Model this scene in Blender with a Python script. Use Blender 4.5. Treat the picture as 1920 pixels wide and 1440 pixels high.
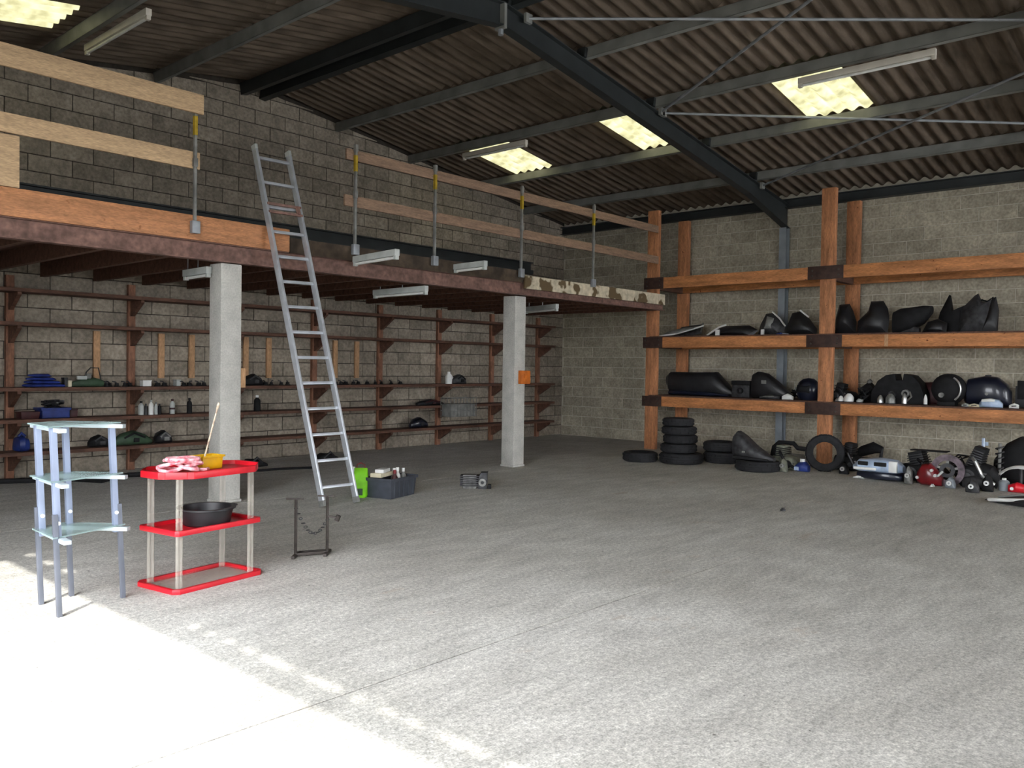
import bpy, bmesh, math, random
from mathutils import Vector, Matrix
random.seed(7)
for o in list(bpy.data.objects): bpy.data.objects.remove(o)
S = bpy.context.scene
COL = S.collection

# ---------------------------------------------------------------- camera, sky, sun, exposure
FPX, YAW, PIT, ROL, CH = 1577.0, math.radians(41.8), math.radians(-1.21), math.radians(0.83), 1.43
_f = Vector((math.cos(YAW)*math.cos(PIT), math.sin(YAW)*math.cos(PIT), math.sin(PIT)))
_r = Vector((math.sin(YAW), -math.cos(YAW), 0)); _u = _r.cross(_f)
CR = _r*math.cos(ROL) + _u*math.sin(ROL); CU = -_r*math.sin(ROL) + _u*math.cos(ROL)
cam = bpy.data.cameras.new('camera'); camo = bpy.data.objects.new('camera', cam); COL.objects.link(camo)
camo.matrix_world = Matrix(((CR.x, CU.x, -_f.x, 0), (CR.y, CU.y, -_f.y, 0), (CR.z, CU.z, -_f.z, CH), (0, 0, 0, 1)))
cam.sensor_width = 36; cam.lens = FPX/1920*36; cam.clip_start = 0.05
S.camera = camo

def at(x, y, ax, val):                      # photo pixel -> point on the plane  axis = val
    d = _f + CR*((x-960)/FPX) + CU*((720-y)/FPX)
    o = (0, 0, CH); s = (val-o[ax])/d[ax]
    return Vector((0, 0, CH)) + d*s
def proj(p):
    v = Vector(p)-Vector((0, 0, CH)); c = v.dot(_f)
    return 960+FPX*v.dot(CR)/c, 720-FPX*v.dot(CU)/c, c

W = bpy.data.worlds.new('sky'); S.world = W; W.use_nodes = True
bg = W.node_tree.nodes['Background']; bg.inputs[0].default_value = (0.92, 0.95, 1.0, 1); bg.inputs[1].default_value = 6.9
SUN_AZ, SUN_EL = math.radians(31), math.radians(48.2)
sd = Vector((math.cos(SUN_AZ)*math.cos(SUN_EL), math.sin(SUN_AZ)*math.cos(SUN_EL), -math.sin(SUN_EL)))
sun = bpy.data.lights.new('sun', 'SUN'); sun.energy = 2.8; sun.color = (1.0, 0.96, 0.89); sun.angle = math.radians(0.6)
suno = bpy.data.objects.new('sun', sun); COL.objects.link(suno)
suno.rotation_euler = sd.to_track_quat('-Z', 'Y').to_euler(); suno.location = (-6, -4, 9)
S.view_settings.view_transform = 'Standard'; S.view_settings.look = 'None'
S.view_settings.gamma = 1; S.view_settings.use_curve_mapping = False; S.view_settings.exposure = 1.0

# ---------------------------------------------------------------- helpers
def lin(r, g, b):
    f = lambda v: (v/255/12.92 if v/255 <= .04045 else ((v/255+.055)/1.055)**2.4)
    return (f(r), f(g), f(b), 1)
MATS = {}
def mat(name, col, rough=.7, metal=0, var=.18, scale=6, bump=0, bscale=40, spec=.4, col2=None, stretch=None, island=0, coat=0, grain=0, alpha=None, trans=0, speck=None, gr=(.72,1.2)):
    """procedural material: base colour modulated by noise, per-piece variation and optional grain / bump"""
    if name in MATS: return MATS[name]
    m = bpy.data.materials.new(name); m.use_nodes = True; MATS[name] = m
    N = m.node_tree.nodes; L = m.node_tree.links; b = N['Principled BSDF']
    b.inputs['Roughness'].default_value = rough; b.inputs['Metallic'].default_value = metal
    b.inputs['Specular IOR Level'].default_value = spec; b.inputs['Coat Weight'].default_value = coat
    if trans: b.inputs['Transmission Weight'].default_value = trans
    if alpha is not None: b.inputs['Alpha'].default_value = alpha
    tc = N.new('ShaderNodeTexCoord'); mp = N.new('ShaderNodeMapping'); L.new(tc.outputs['Object'], mp.inputs[0])
    if stretch: mp.inputs['Scale'].default_value = stretch
    n = N.new('ShaderNodeTexNoise'); n.inputs['Scale'].default_value = scale; n.inputs['Detail'].default_value = 6; L.new(mp.outputs[0], n.inputs[0])
    rmp = N.new('ShaderNodeValToRGB'); L.new(n.outputs['Fac'], rmp.inputs[0])
    c2 = col2 if col2 else tuple(max(0, v*(1-2*var)) for v in col[:3])+(1,)
    c3 = col if col2 else tuple(v*(1+var) for v in col[:3])+(1,)
    rmp.color_ramp.elements[0].color = c2; rmp.color_ramp.elements[0].position = .3
    rmp.color_ramp.elements[1].color = c3; rmp.color_ramp.elements[1].position = .68
    out = rmp.outputs[0]
    if grain:
        g = N.new('ShaderNodeTexNoise'); g.inputs['Scale'].default_value = grain; g.inputs['Detail'].default_value = 3; L.new(mp.outputs[0], g.inputs[0])
        mr = N.new('ShaderNodeMapRange'); mr.inputs['From Min'].default_value = .3; mr.inputs['From Max'].default_value = .7
        mr.inputs['To Min'].default_value = gr[0]; mr.inputs['To Max'].default_value = gr[1]; L.new(g.outputs['Fac'], mr.inputs[0])
        mx = N.new('ShaderNodeMix'); mx.data_type = 'RGBA'; mx.blend_type = 'MULTIPLY'; mx.inputs[0].default_value = 1
        L.new(out, mx.inputs[6]); L.new(mr.outputs[0], mx.inputs[7]); out = mx.outputs[2]
    if island:
        ge = N.new('ShaderNodeNewGeometry'); oi = N.new('ShaderNodeObjectInfo'); ad = N.new('ShaderNodeMath'); ad.operation = 'ADD'
        L.new(ge.outputs['Random Per Island'], ad.inputs[0]); L.new(oi.outputs['Random'], ad.inputs[1])
        fr = N.new('ShaderNodeMath'); fr.operation = 'FRACT'; L.new(ad.outputs[0], fr.inputs[0])
        mr = N.new('ShaderNodeMapRange'); mr.inputs['To Min'].default_value = 1-island; mr.inputs['To Max'].default_value = 1+island; L.new(fr.outputs[0], mr.inputs[0])
        mx = N.new('ShaderNodeMix'); mx.data_type = 'RGBA'; mx.blend_type = 'MULTIPLY'; mx.inputs[0].default_value = 1
        L.new(out, mx.inputs[6]); L.new(mr.outputs[0], mx.inputs[7]); out = mx.outputs[2]
    if speck:
        v = N.new('ShaderNodeTexNoise'); v.inputs['Scale'].default_value = speck[0]; v.inputs['Detail'].default_value = 2; L.new(tc.outputs['Object'], v.inputs[0])
        r2 = N.new('ShaderNodeValToRGB'); r2.color_ramp.elements[0].position = speck[1]; r2.color_ramp.elements[1].position = speck[1]+.05; L.new(v.outputs['Fac'], r2.inputs[0])
        mx = N.new('ShaderNodeMix'); mx.data_type = 'RGBA'; L.new(r2.outputs[0], mx.inputs[0]); L.new(out, mx.inputs[6]); mx.inputs[7].default_value = speck[2]; out = mx.outputs[2]
    L.new(out, b.inputs['Base Color'])
    if bump:
        n2 = N.new('ShaderNodeTexNoise'); n2.inputs['Scale'].default_value = bscale; n2.inputs['Detail'].default_value = 4; L.new(mp.outputs[0], n2.inputs[0])
        bp = N.new('ShaderNodeBump'); bp.inputs['Strength'].default_value = bump; bp.inputs['Distance'].default_value = .01
        L.new(n2.outputs['Fac'], bp.inputs['Height']); L.new(bp.outputs[0], b.inputs['Normal'])
    return m

class MB:
    """collects faces in local coordinates; build() links them as one mesh object"""
    def __init__(s): s.v = []; s.f = []
    def add(s, vs, fs):
        k = len(s.v); s.v += [tuple(p) for p in vs]; s.f += [tuple(i+k for i in q) for q in fs]; return s
    def box(s, x0, x1, y0, y1, z0, z1, M=None):
        vs = [Vector(p) for p in ((x0,y0,z0),(x1,y0,z0),(x1,y1,z0),(x0,y1,z0),(x0,y0,z1),(x1,y0,z1),(x1,y1,z1),(x0,y1,z1))]
        if M: vs = [M @ p for p in vs]
        return s.add(vs, [(0,3,2,1),(4,5,6,7),(0,1,5,4),(1,2,6,5),(2,3,7,6),(3,0,4,7)])
    def bar(s, a, b, w, h, up=(0,0,1)):      # rectangular bar from a to b
        a = Vector(a); b = Vector(b); d = (b-a); L = d.length; d.normalize(); up = Vector(up)
        x = d.cross(up)
        if x.length < 1e-4: x = d.cross(Vector((1,0,0)))
        x.normalize(); z = x.cross(d)
        M = Matrix(((x.x,d.x,z.x,a.x),(x.y,d.y,z.y,a.y),(x.z,d.z,z.z,a.z),(0,0,0,1)))
        return s.box(-w/2, w/2, 0, L, -h/2, h/2, M)
    def rings(s, rings, caps=True, closed=False):
        n = len(rings[0]); vs = [p for r in rings for p in r]; fs = []
        m = len(rings)
        for i in range(m if closed else m-1):
            j = (i+1) % m
            for k in range(n): fs.append((i*n+k, i*n+(k+1) % n, j*n+(k+1) % n, j*n+k))
        if caps and not closed: fs.append(tuple(range(n-1, -1, -1))); fs.append(tuple((m-1)*n+k for k in range(n)))
        return s.add(vs, fs)
    def tube(s, pts, r, n=10, closed=False, caps=True):
        pts = [Vector(p) for p in pts]; rr = r if isinstance(r, (list, tuple)) else [r]*len(pts); R = []; prev = None
        for i, p in enumerate(pts):
            a = pts[i-1] if (i or closed) else p; b = pts[(i+1) % len(pts)] if (i < len(pts)-1 or closed) else p
            d = (b-a).normalized()
            u = prev - d*prev.dot(d) if prev else d.cross(Vector((0,0,1)))
            if u.length < 1e-3: u = d.cross(Vector((1,0,0)))
            u.normalize(); prev = u; w = d.cross(u)
            R.append([p+(u*math.cos(2*math.pi*k/n)+w*math.sin(2*math.pi*k/n))*rr[i] for k in range(n)])
        return s.rings(R, caps, closed)
    def lathe(s, prof, n=24, c=(0,0,0), ax='z', closed=False):
        R = []
        for r, h in prof:
            ring = []
            for k in range(n):
                a = 2*math.pi*k/n; x, y = r*math.cos(a), r*math.sin(a)
                p = {'z': (x,y,h), 'x': (h,x,y), 'y': (y,h,x)}[ax]
                ring.append(Vector(p)+Vector(c))
            R.append(ring)
        return s.rings(R, not closed, closed)
    def loft(s, secs, n=14, e=.65):          # secs: (x, yc, halfwidth, z0, z1): rounded sections along x
        R = []
        for x, yc, hw, z0, z1 in secs:
            ring = []
            for k in range(n):
                a = 2*math.pi*k/n; ca, sa = math.cos(a), math.sin(a)
                ring.append(Vector((x, yc+hw*math.copysign(abs(ca)**e, ca), (z0+z1)/2+(z1-z0)/2*math.copysign(abs(sa)**e, sa))))
            R.append(ring)
        return s.rings(R)
    def prism(s, poly, y0, y1):              # polygon in xz extruded along y
        n = len(poly); vs = [(x, y0, z) for x, z in poly]+[(x, y1, z) for x, z in poly]
        fs = [tuple(range(n)), tuple(range(2*n-1, n-1, -1))]+[(i, i+n, (i+1) % n+n, (i+1) % n) for i in range(n)]
        return s.add(vs, fs)
    def shell(s, poly, bulge, th, y=0, lean=0):  # curved moulded panel: outline in xz, bulging towards -y
        cx = sum(p[0] for p in poly)/len(poly); cz = sum(p[1] for p in poly)/len(poly); n = len(poly)
        def surf(off):
            R = []
            for q in (1, .8, .5, .2):
                R.append([Vector((cx+(x-cx)*q, y-bulge*(1-q*q)+off+lean*(cz+(z-cz)*q), cz+(z-cz)*q)) for x, z in poly])
            return R
        A = surf(0); B = surf(th); s.rings(A[::-1]+B, caps=True)
        return s
    def build(s, name, m, parent=None, loc=None, rz=0, bevel=0, smooth=True, kind=None):
        me = bpy.data.meshes.new(name); me.from_pydata(s.v, [], s.f); me.update()
        bm = bmesh.new(); bm.from_mesh(me); bmesh.ops.recalc_face_normals(bm, faces=bm.faces)
        if bevel: bmesh.ops.bevel(bm, geom=[e for e in bm.edges if len(e.link_faces) == 2 and e.calc_face_angle(0) > .5], offset=bevel, segments=2, affect='EDGES', profile=.6)
        bm.to_mesh(me); bm.free()
        if smooth:
            me.polygons.foreach_set('use_smooth', [True]*len(me.polygons)); me.set_sharp_from_angle(angle=math.radians(38))
        me.materials.append(m); o = bpy.data.objects.new(name, me); COL.objects.link(o)
        if parent: o.parent = parent
        if loc: o.location = loc
        o.rotation_euler.z = rz
        if kind: o['kind'] = kind
        return o
def inst(o, parent, loc=None, rot=None, name=None):
    c = o.copy(); COL.objects.link(c); c.parent = parent
    if loc is not None: c.location = loc
    if rot is not None: c.rotation_euler = rot
    return c
def tag(o, label, cat, group=None):
    o['label'] = label; o['category'] = cat
    if group: o['group'] = group
    return o
def thing(name, label, cat, loc=(0,0,0), rz=0, group=None):
    o = bpy.data.objects.new(name, None); COL.objects.link(o); o.empty_display_size = .1
    o.location = loc; o.rotation_euler.z = rz; return tag(o, label, cat, group)
def structure(o, label=None):
    o['kind'] = 'structure'
    if label: o['label'] = label
    return o
def root(name):
    o = bpy.data.objects.new(name, None); COL.objects.link(o); return o

# ---------------------------------------------------------------- materials
M_block2 = mat('block_pale', lin(168,160,142), .92, var=.10, scale=5, bump=.5, bscale=60, island=.13, spec=.2, grain=28)
M_block1 = mat('block_grey', lin(146,136,122), .92, var=.12, scale=5, bump=.5, bscale=60, island=.16, spec=.2, grain=28)
M_mort2 = mat('mortar_pale', lin(196,190,174), .95, var=.12, scale=12, spec=.1)
M_mort1 = mat('mortar_dark', lin(62,57,52), .95, var=.15, scale=12, spec=.1)
def floor_material():
    m = bpy.data.materials.new('concrete_floor'); m.use_nodes = True; N = m.node_tree.nodes; L = m.node_tree.links; b = N['Principled BSDF']
    b.inputs['Roughness'].default_value = .85; b.inputs['Specular IOR Level'].default_value = .2
    tc = N.new('ShaderNodeTexCoord')
    def noise(sc, det=4, stretch=None, rough=.55):
        n = N.new('ShaderNodeTexNoise'); n.inputs['Scale'].default_value = sc; n.inputs['Detail'].default_value = det; n.inputs['Roughness'].default_value = rough
        if stretch:
            mp = N.new('ShaderNodeMapping'); mp.inputs['Scale'].default_value = stretch; L.new(tc.outputs['Object'], mp.inputs[0]); L.new(mp.outputs[0], n.inputs[0])
        else: L.new(tc.outputs['Object'], n.inputs[0])
        return n.outputs['Fac']
    def ramp(f, p0, c0, p1, c1):
        r = N.new('ShaderNodeValToRGB'); r.color_ramp.elements[0].position = p0; r.color_ramp.elements[0].color = c0; r.color_ramp.elements[1].position = p1; r.color_ramp.elements[1].color = c1; L.new(f, r.inputs[0]); return r.outputs[0]
    def mix(a, bb, f, mode='MIX'):
        x = N.new('ShaderNodeMix'); x.data_type = 'RGBA'; x.blend_type = mode
        if hasattr(f, 'links'): L.new(f, x.inputs[0])
        else: x.inputs[0].default_value = f
        L.new(a, x.inputs[6])
        if hasattr(bb, 'links'): L.new(bb, x.inputs[7])
        else: x.inputs[7].default_value = bb
        return x.outputs[2]
    g = lambda v: (v, v, v, 1)
    c = ramp(noise(.55, 8, None, .6), .3, lin(182,179,171), .7, lin(214,212,206))
    c = mix(c, ramp(noise(2.2, 6, (1,3,1), .65), .3, g(.80), .7, g(1.12)), 1, 'MULTIPLY')       # trowel streaks
    c = mix(c, ramp(noise(38, 3, None, .6), .3, g(.70), .7, g(1.24)), 1, 'MULTIPLY')             # grain
    c = mix(c, ramp(noise(110, 2), .3, g(.70), .7, g(1.25)), 1, 'MULTIPLY')
    c = mix(c, lin(92,84,74), ramp(noise(1.7, 7, None, .72), .66, g(0), .80, g(.75)))           # oil stains
    c = mix(c, lin(176,142,108), ramp(noise(.8, 6, (1,2.2,1), .7), .62, g(0), .78, g(.55)))      # rust wash
    c = mix(c, lin(232,230,224), ramp(noise(26, 2), .72, g(0), .77, g(.8)))                       # pale chips
    c = mix(c, lin(84,82,78), ramp(noise(17, 2), .735, g(0), .78, g(.8)))                         # dark pits
    L.new(c, b.inputs['Base Color'])
    bp = N.new('ShaderNodeBump'); bp.inputs['Strength'].default_value = .25; bp.inputs['Distance'].default_value = .008; L.new(noise(60, 4), bp.inputs['Height']); L.new(bp.outputs[0], b.inputs['Normal'])
    return m
M_floor = floor_material()
M_col = mat('cast_concrete', lin(186,184,177), .9, var=.07, scale=7, bump=.5, bscale=45, spec=.2, grain=60, gr=(.86,1.1))
M_sheet = mat('fibre_cement', lin(106,94,82), .95, var=.22, scale=2.2, bump=.3, bscale=40, island=.14, spec=.15, stretch=(1,5,1))
M_steel = mat('grey_painted_steel', lin(128,129,125), .6, 0, var=.12, scale=4, spec=.4)
M_steel2 = mat('dark_painted_steel', lin(50,54,55), .5, .2, var=.12, scale=4, spec=.4)
M_galv = mat('galvanised_steel', lin(150,154,158), .5, .4, var=.12, scale=9)
M_blue_steel = mat('bluegrey_steel', lin(138,145,150), .5, .2, var=.1, scale=5)
M_primer = mat('red_oxide_steel', lin(122,92,82), .65, .1, var=.22, scale=5, grain=20)
M_ply = mat('pale_timber', lin(194,164,128), .75, var=.08, scale=3, stretch=(1,1,8), grain=22)
M_ply_shade = mat('shaded_weathered_timber', lin(138,112,92), .8, var=.14, scale=4, stretch=(1,1,8), grain=22)  # weathered boards, with the shadow on them put into the darker brown
M_orange = mat('varnished_plywood', lin(182,126,86), .6, var=.14, scale=3, stretch=(1,1,6), grain=26, speck=(16,.70,lin(150,98,62)))
M_timber = mat('orange_timber', lin(192,128,80), .68, var=.2, scale=2.5, stretch=(6,1,6), grain=18, speck=(20,.70,lin(112,58,28)))
M_timber_v = mat('orange_timber_upright', lin(188,128,88), .68, var=.2, scale=2.5, stretch=(6,6,1), grain=18, speck=(20,.70,lin(104,56,30)))
M_brown = mat('dark_stained_timber', lin(98,68,54), .75, var=.22, scale=4, stretch=(1,4,4), grain=18)
M_brown_v = mat('brown_upright_timber', lin(140,98,76), .75, var=.22, scale=4, stretch=(4,4,1), grain=18)
M_dark_board = mat('dark_board', lin(74,62,50), .85, var=.3, scale=4, grain=14, speck=(6,.70,lin(150,140,120)))
M_peel = mat('peeling_white_board', lin(196,184,160), .85, var=.1, scale=4, grain=14, speck=(5,.52,lin(92,76,52)))
M_slat = mat('slat_timber', lin(186,146,108), .75, var=.1, scale=4, stretch=(4,4,1), grain=20)
M_plate = mat('rusty_brown_plate', lin(72,54,48), .6, .4, var=.2, scale=12)
M_alu = mat('aluminium', lin(196,200,206), .38, .55, var=.08, scale=9)
M_black = mat('black_plastic', lin(30,30,33), .45, var=.25, scale=9, spec=.5)
M_blackm = mat('black_matt', lin(24,24,26), .75, var=.3, scale=9, spec=.3)
M_navy = mat('navy_paint', lin(26,30,44), .3, var=.2, scale=5, coat=.3)
M_rubber = mat('tyre_rubber', lin(36,36,38), .8, var=.2, scale=14, spec=.3)
M_dgrey = mat('dark_grey_cast', lin(64,64,66), .55, .3, var=.3, scale=14)
M_cast = mat('cast_alloy', lin(132,132,128), .5, .5, var=.3, scale=16)
M_chrome = mat('bright_alloy', lin(206,206,204), .28, .8, var=.1, scale=10)
M_white = mat('white_plastic', lin(226,226,222), .45, var=.06, scale=10)
M_cream = mat('cream_plastic', lin(214,204,176), .55, var=.08, scale=10)
M_red = mat('red_plastic', lin(206,24,40), .38, var=.12, scale=6, spec=.5)
M_dred = mat('dark_red_paint', lin(112,18,26), .35, var=.2, scale=9, coat=.3)
M_maroon = mat('maroon_plastic', lin(62,28,30), .5, var=.2, scale=9)
M_clear = mat('clear_plastic', lin(196,190,178), .2, var=.03, scale=6, alpha=.30, spec=.6)
M_glass = mat('frosted_glass', lin(176,202,200), .25, var=.05, scale=6, alpha=.55, spec=.6)
M_clearfloor = mat('clear_tray', lin(200,190,178), .25, var=.05, scale=6, alpha=.28, spec=.5)
M_shelfw = mat('silver_white_plastic', lin(184,197,202), .35, var=.05, scale=6)
M_greyleg = mat('grey_blue_plastic', lin(140,150,172), .4, .25, var=.06, scale=6)
M_greyleg2 = mat('slate_plastic', lin(102,106,116), .45, .2, var=.08, scale=6)
M_yellow = mat('yellow_plastic', lin(226,178,16), .45, var=.12, scale=8)
M_pink = mat('white_red_rope', lin(250,222,226), .7, var=.05, scale=30, col2=lin(222,84,104))
M_blue = mat('blue_fabric', lin(36,54,128), .75, var=.3, scale=9)
M_blue2 = mat('blue_plastic', lin(34,52,116), .5, var=.2, scale=9)
M_skyblue = mat('pale_blue_paint', lin(172,190,214), .3, var=.16, scale=9, coat=.3)
M_green = mat('lime_green', lin(128,208,28), .6, var=.14, scale=9)
M_dgreen = mat('dark_green', lin(52,74,54), .6, var=.25, scale=9)
M_grid = mat('charcoal_crate_plastic', lin(66,70,78), .5, var=.16, scale=8)
M_grey = mat('mid_grey', lin(124,124,120), .6, var=.2, scale=9)
M_khaki = mat('greenish_grey_cast', lin(120,122,108), .6, .2, var=.25, scale=14)
M_purple = mat('purplish_grey_steel', lin(106,94,100), .5, .4, var=.3, scale=20)
M_oybox = mat('orange_box', lin(196,104,28), .6, var=.16, scale=14)
M_ochre = mat('yellow_paint', lin(168,140,30), .6, var=.2, scale=14)
M_rusty = mat('rusty_steel', lin(70,64,60), .6, .4, var=.25, scale=16)
M_stick = mat('worn_white_stick', lin(222,208,180), .6, var=.1, scale=30, col2=lin(120,90,80))
M_yard = mat('yard_concrete', lin(104,102,95), .9, var=.1, scale=1.2)
M_lamp = mat('lamp_white', lin(206,200,188), .45, var=.05, scale=8)
M_lamp_dim = mat('lamp_dusty_grey', lin(176,180,176), .5, var=.08, scale=8)
M_clad = mat('grey_cladding', lin(120,122,122), .6, .2, var=.1, scale=4)

# translucent roof light sheet
M_sky = bpy.data.materials.new('translucent_grp'); M_sky.use_nodes = True
N = M_sky.node_tree.nodes; L = M_sky.node_tree.links; N.remove(N['Principled BSDF'])
tr = N.new('ShaderNodeBsdfTranslucent'); gl = N.new('ShaderNodeBsdfDiffuse'); mx = N.new('ShaderNodeMixShader'); mx.inputs[0].default_value = .12
tc = N.new('ShaderNodeTexCoord'); nz = N.new('ShaderNodeTexNoise'); nz.inputs['Scale'].default_value = 7; nz.inputs['Detail'].default_value = 5; L.new(tc.outputs['Object'], nz.inputs[0])
rp = N.new('ShaderNodeValToRGB'); L.new(nz.outputs['Fac'], rp.inputs[0])
rp.color_ramp.elements[0].color = (.28,.268,.19,1); rp.color_ramp.elements[0].position = .3
rp.color_ramp.elements[1].color = (.40,.388,.295,1); rp.color_ramp.elements[1].position = .62
L.new(rp.outputs[0], tr.inputs[0]); L.new(rp.outputs[0], gl.inputs[0])
L.new(tr.outputs[0], mx.inputs[1]); L.new(gl.outputs[0], mx.inputs[2]); L.new(mx.outputs[0], N['Material Output'].inputs[0])

# ---------------------------------------------------------------- the building shell
X2, Y1, XW, YB = 14.0, 11.1, -0.7, -8.1          # rack wall, gable wall, door wall, rear wall
XR, ZR, SL = 6.65, 5.47, .145
def zroof(x): return ZR-SL*abs(x-XR)

# floor slabs with saw-cut joints
flo = structure(root('floor'), 'worn pale grey concrete floor of the workshop')
yj = at(255,1437,2,0).y; js = [YB]+[yj+4.8*k for k in (-2,-1,0,1)]+[Y1+.2]
for a, b in zip(js[:-1], js[1:]):
    MB().box(XW-.1, X2+.2, a+.004, b-.004, -.15, 0).build('slab', M_floor, flo, smooth=False)
MB().box(XW-.1, X2+.2, YB, Y1+.2, -.2, -.008).build('sub_base', M_mort1, flo, smooth=False)
structure(MB().box(-40, XW-.1, -40, 40, -.2, -.01).build('floor_yard', M_yard, smooth=False), 'concrete yard outside the big door')

BH, BW = .205, .505
def blockwall(name, wallobj, M, axis, a0, a1, ztop, face, phase, joint=.010, proud=.009):
    cand = []
    nrow = int(5.6/BH)+1
    for r in range(nrow):
        z0 = r*BH+joint/2; z1 = (r+1)*BH-joint/2; off = phase+(BW/2 if r % 2 else 0)
        k0 = int((a0-off)/BW)-1; k1 = int((a1-off)/BW)+1
        for k in range(k0, k1+1):
            p0 = max(a0, off+k*BW+joint/2); p1 = min(a1, off+(k+1)*BW-joint/2)
            if p1-p0 < .06: continue
            t0, t1 = min(z1, ztop(p0)), min(z1, ztop(p1))
            if max(t0, t1)-z0 < .03: continue
            t0 = max(t0, z0+.01); t1 = max(t1, z0+.01)
            c = ((p0+p1)/2, (z0+z1)/2)
            P = (c[0], face, c[1]) if axis == 'x' else (face, c[0], c[1])
            u, v, d = proj(P)
            sc = 1/d**2 if (d > .5 and -60 < u < 1980 and -60 < v < 1500) else 0
            cand.append((sc, p0, p1, z0, t0, t1))
    cand.sort(key=lambda q: -q[0])
    def geo(mb, q, o=(0,0,0)):
        _, p0, p1, z0, t0, t1 = q; pr = proud+random.uniform(-.003, .003); bk = .02; ch = .004
        if axis == 'x':
            vs = [(p0,face+bk,z0),(p1,face+bk,z0),(p1,face+bk,t1),(p0,face+bk,t0),(p0,face-pr+ch,z0),(p1,face-pr+ch,z0),(p1,face-pr+ch,t1),(p0,face-pr+ch,t0),
                  (p0+ch,face-pr,z0+ch),(p1-ch,face-pr,z0+ch),(p1-ch,face-pr,t1-ch),(p0+ch,face-pr,t0-ch)]
        else:
            vs = [(face+bk,p1,z0),(face+bk,p0,z0),(face+bk,p0,t0),(face+bk,p1,t1),(face-pr+ch,p1,z0),(face-pr+ch,p0,z0),(face-pr+ch,p0,t0),(face-pr+ch,p1,t1),
                  (face-pr,p1-ch,z0+ch),(face-pr,p0+ch,z0+ch),(face-pr,p0+ch,t0-ch),(face-pr,p1-ch,t1-ch)]
        fs = [(0,1,5,4),(1,2,6,5),(2,3,7,6),(3,0,4,7),(4,5,9,8),(5,6,10,9),(6,7,11,10),(7,4,8,11),(8,9,10,11)]
        mb.add(vs, fs)
    for q in cand[:300]:
        mb = MB(); geo(mb, q); mb.build('block', M, wallobj, smooth=False)
    mb = MB()
    for q in cand[300:]: geo(mb, q)
    mb.build('blockwork', M, wallobj, smooth=False, kind='stuff')

gz = lambda x: zroof(x)-.01
w1 = structure(root('wall_back'), 'gable wall of grey concrete blocks behind the mezzanine')
pl = [(XW,0),(X2+.2,0),(X2+.2,zroof(X2+.2)+.062),(XR,ZR+.07),(XW,zroof(XW)+.062)]   # beam-filled between the corrugations
MB().prism(pl, Y1, Y1+.2).build('mortar', M_mort1, w1, smooth=False)
blockwall('wall_back', w1, M_block1, 'x', XW+.01, X2-.01, gz, Y1, .12)
w2 = structure(root('wall_right'), 'eaves wall of pale concrete blocks behind the timber rack')
MB().box(X2, X2+.2, YB, Y1, 0, zroof(X2)+.055).build('mortar', M_mort2, w2, smooth=False)
blockwall('wall_right', w2, M_block2, 'y', YB+.01, Y1-.01, lambda y: zroof(X2)-.03, X2, .2, .013)
# door wall behind the camera: opening y -1 .. 5.1, head with a row of small gaps over the lintel
DH, DY0, DY1 = 3.62, -7.9, 4.98
w3 = structure(root('wall_front'), 'eaves wall with the wide door opening')
for a, b, z0, z1 in ((YB, DY0, 0, zroof(XW)-.02), (DY1, Y1, 0, zroof(XW)-.02), (DY0, DY1, DH+.275, zroof(XW)-.02), (-3.6, .42, 0, DH)):  # last piece: unseen pier added to dim the floor near the camera
    MB().box(XW-.03, XW, a, b, z0, z1).build('cladding', M_clad, w3, smooth=False)
MB().box(XW-.03, XW, DY0, DY1, DH, DH+.175).build('lintel', M_clad, w3, smooth=False)
mb = MB(); y = DY0
while y < DY1:
    g = random.uniform(.07, .13) if y < 2.5 else 0; mb.box(XW-.03, XW, y, y+.177-g, DH+.175, DH+.275); y += .177*random.choice((1,1,1,2,1))
mb.build('closure_strip', M_clad, w3, smooth=False)
w4 = structure(root('wall_rear'), 'rear gable wall')
for q in ([(XW,0),(7,0),(7,zroof(7)-.02),(XR,ZR-.02),(XW,zroof(XW)-.02)], [(13.4,0),(X2,0),(X2,zroof(X2)-.02),(13.4,zroof(13.4)-.02)], [(7,2.8),(13.4,2.8),(13.4,zroof(13.4)-.02),(7,zroof(7)-.02)]):  # opening added in this unseen wall to light the far floor
    MB().prism(q, YB-.2, YB).build('cladding', M_clad, w4, smooth=False)

# roof: corrugated sheets, five waves each, on purlins
cei = structure(root('ceiling'), 'dark corrugated fibre-cement roof on steel purlins')
SWW, SNW = .885, 5
def sheetmesh(L):
    mb = MB(); n = SNW*10; A = []; 
    for th in (0, .007):
        for xx in (0, L):
            A.append([Vector((xx, SWW*1.012*k/n, .025*math.cos(2*math.pi*SNW*k/n)+th+.03)) for k in range(n+1)])
    v = [p for r in A for p in r]; m = n+1; fs = []
    for k in range(n):
        fs += [(k, k+1, m+k+1, m+k), (2*m+k, 3*m+k, 3*m+k+1, 2*m+k+1), (k, 2*m+k, 2*m+k+1, k+1), (m+k, m+k+1, 3*m+k+1, 3*m+k)]
    return mb.add(v, fs)
PX = [6.65, 8.15, 9.67, 11.17, 12.7, 14.25]
ang = math.atan(SL)
ycol = 10.02-SWW                               # sheet column 0 starts here
cols = list(range(-20, 3))
proto = {}
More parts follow.
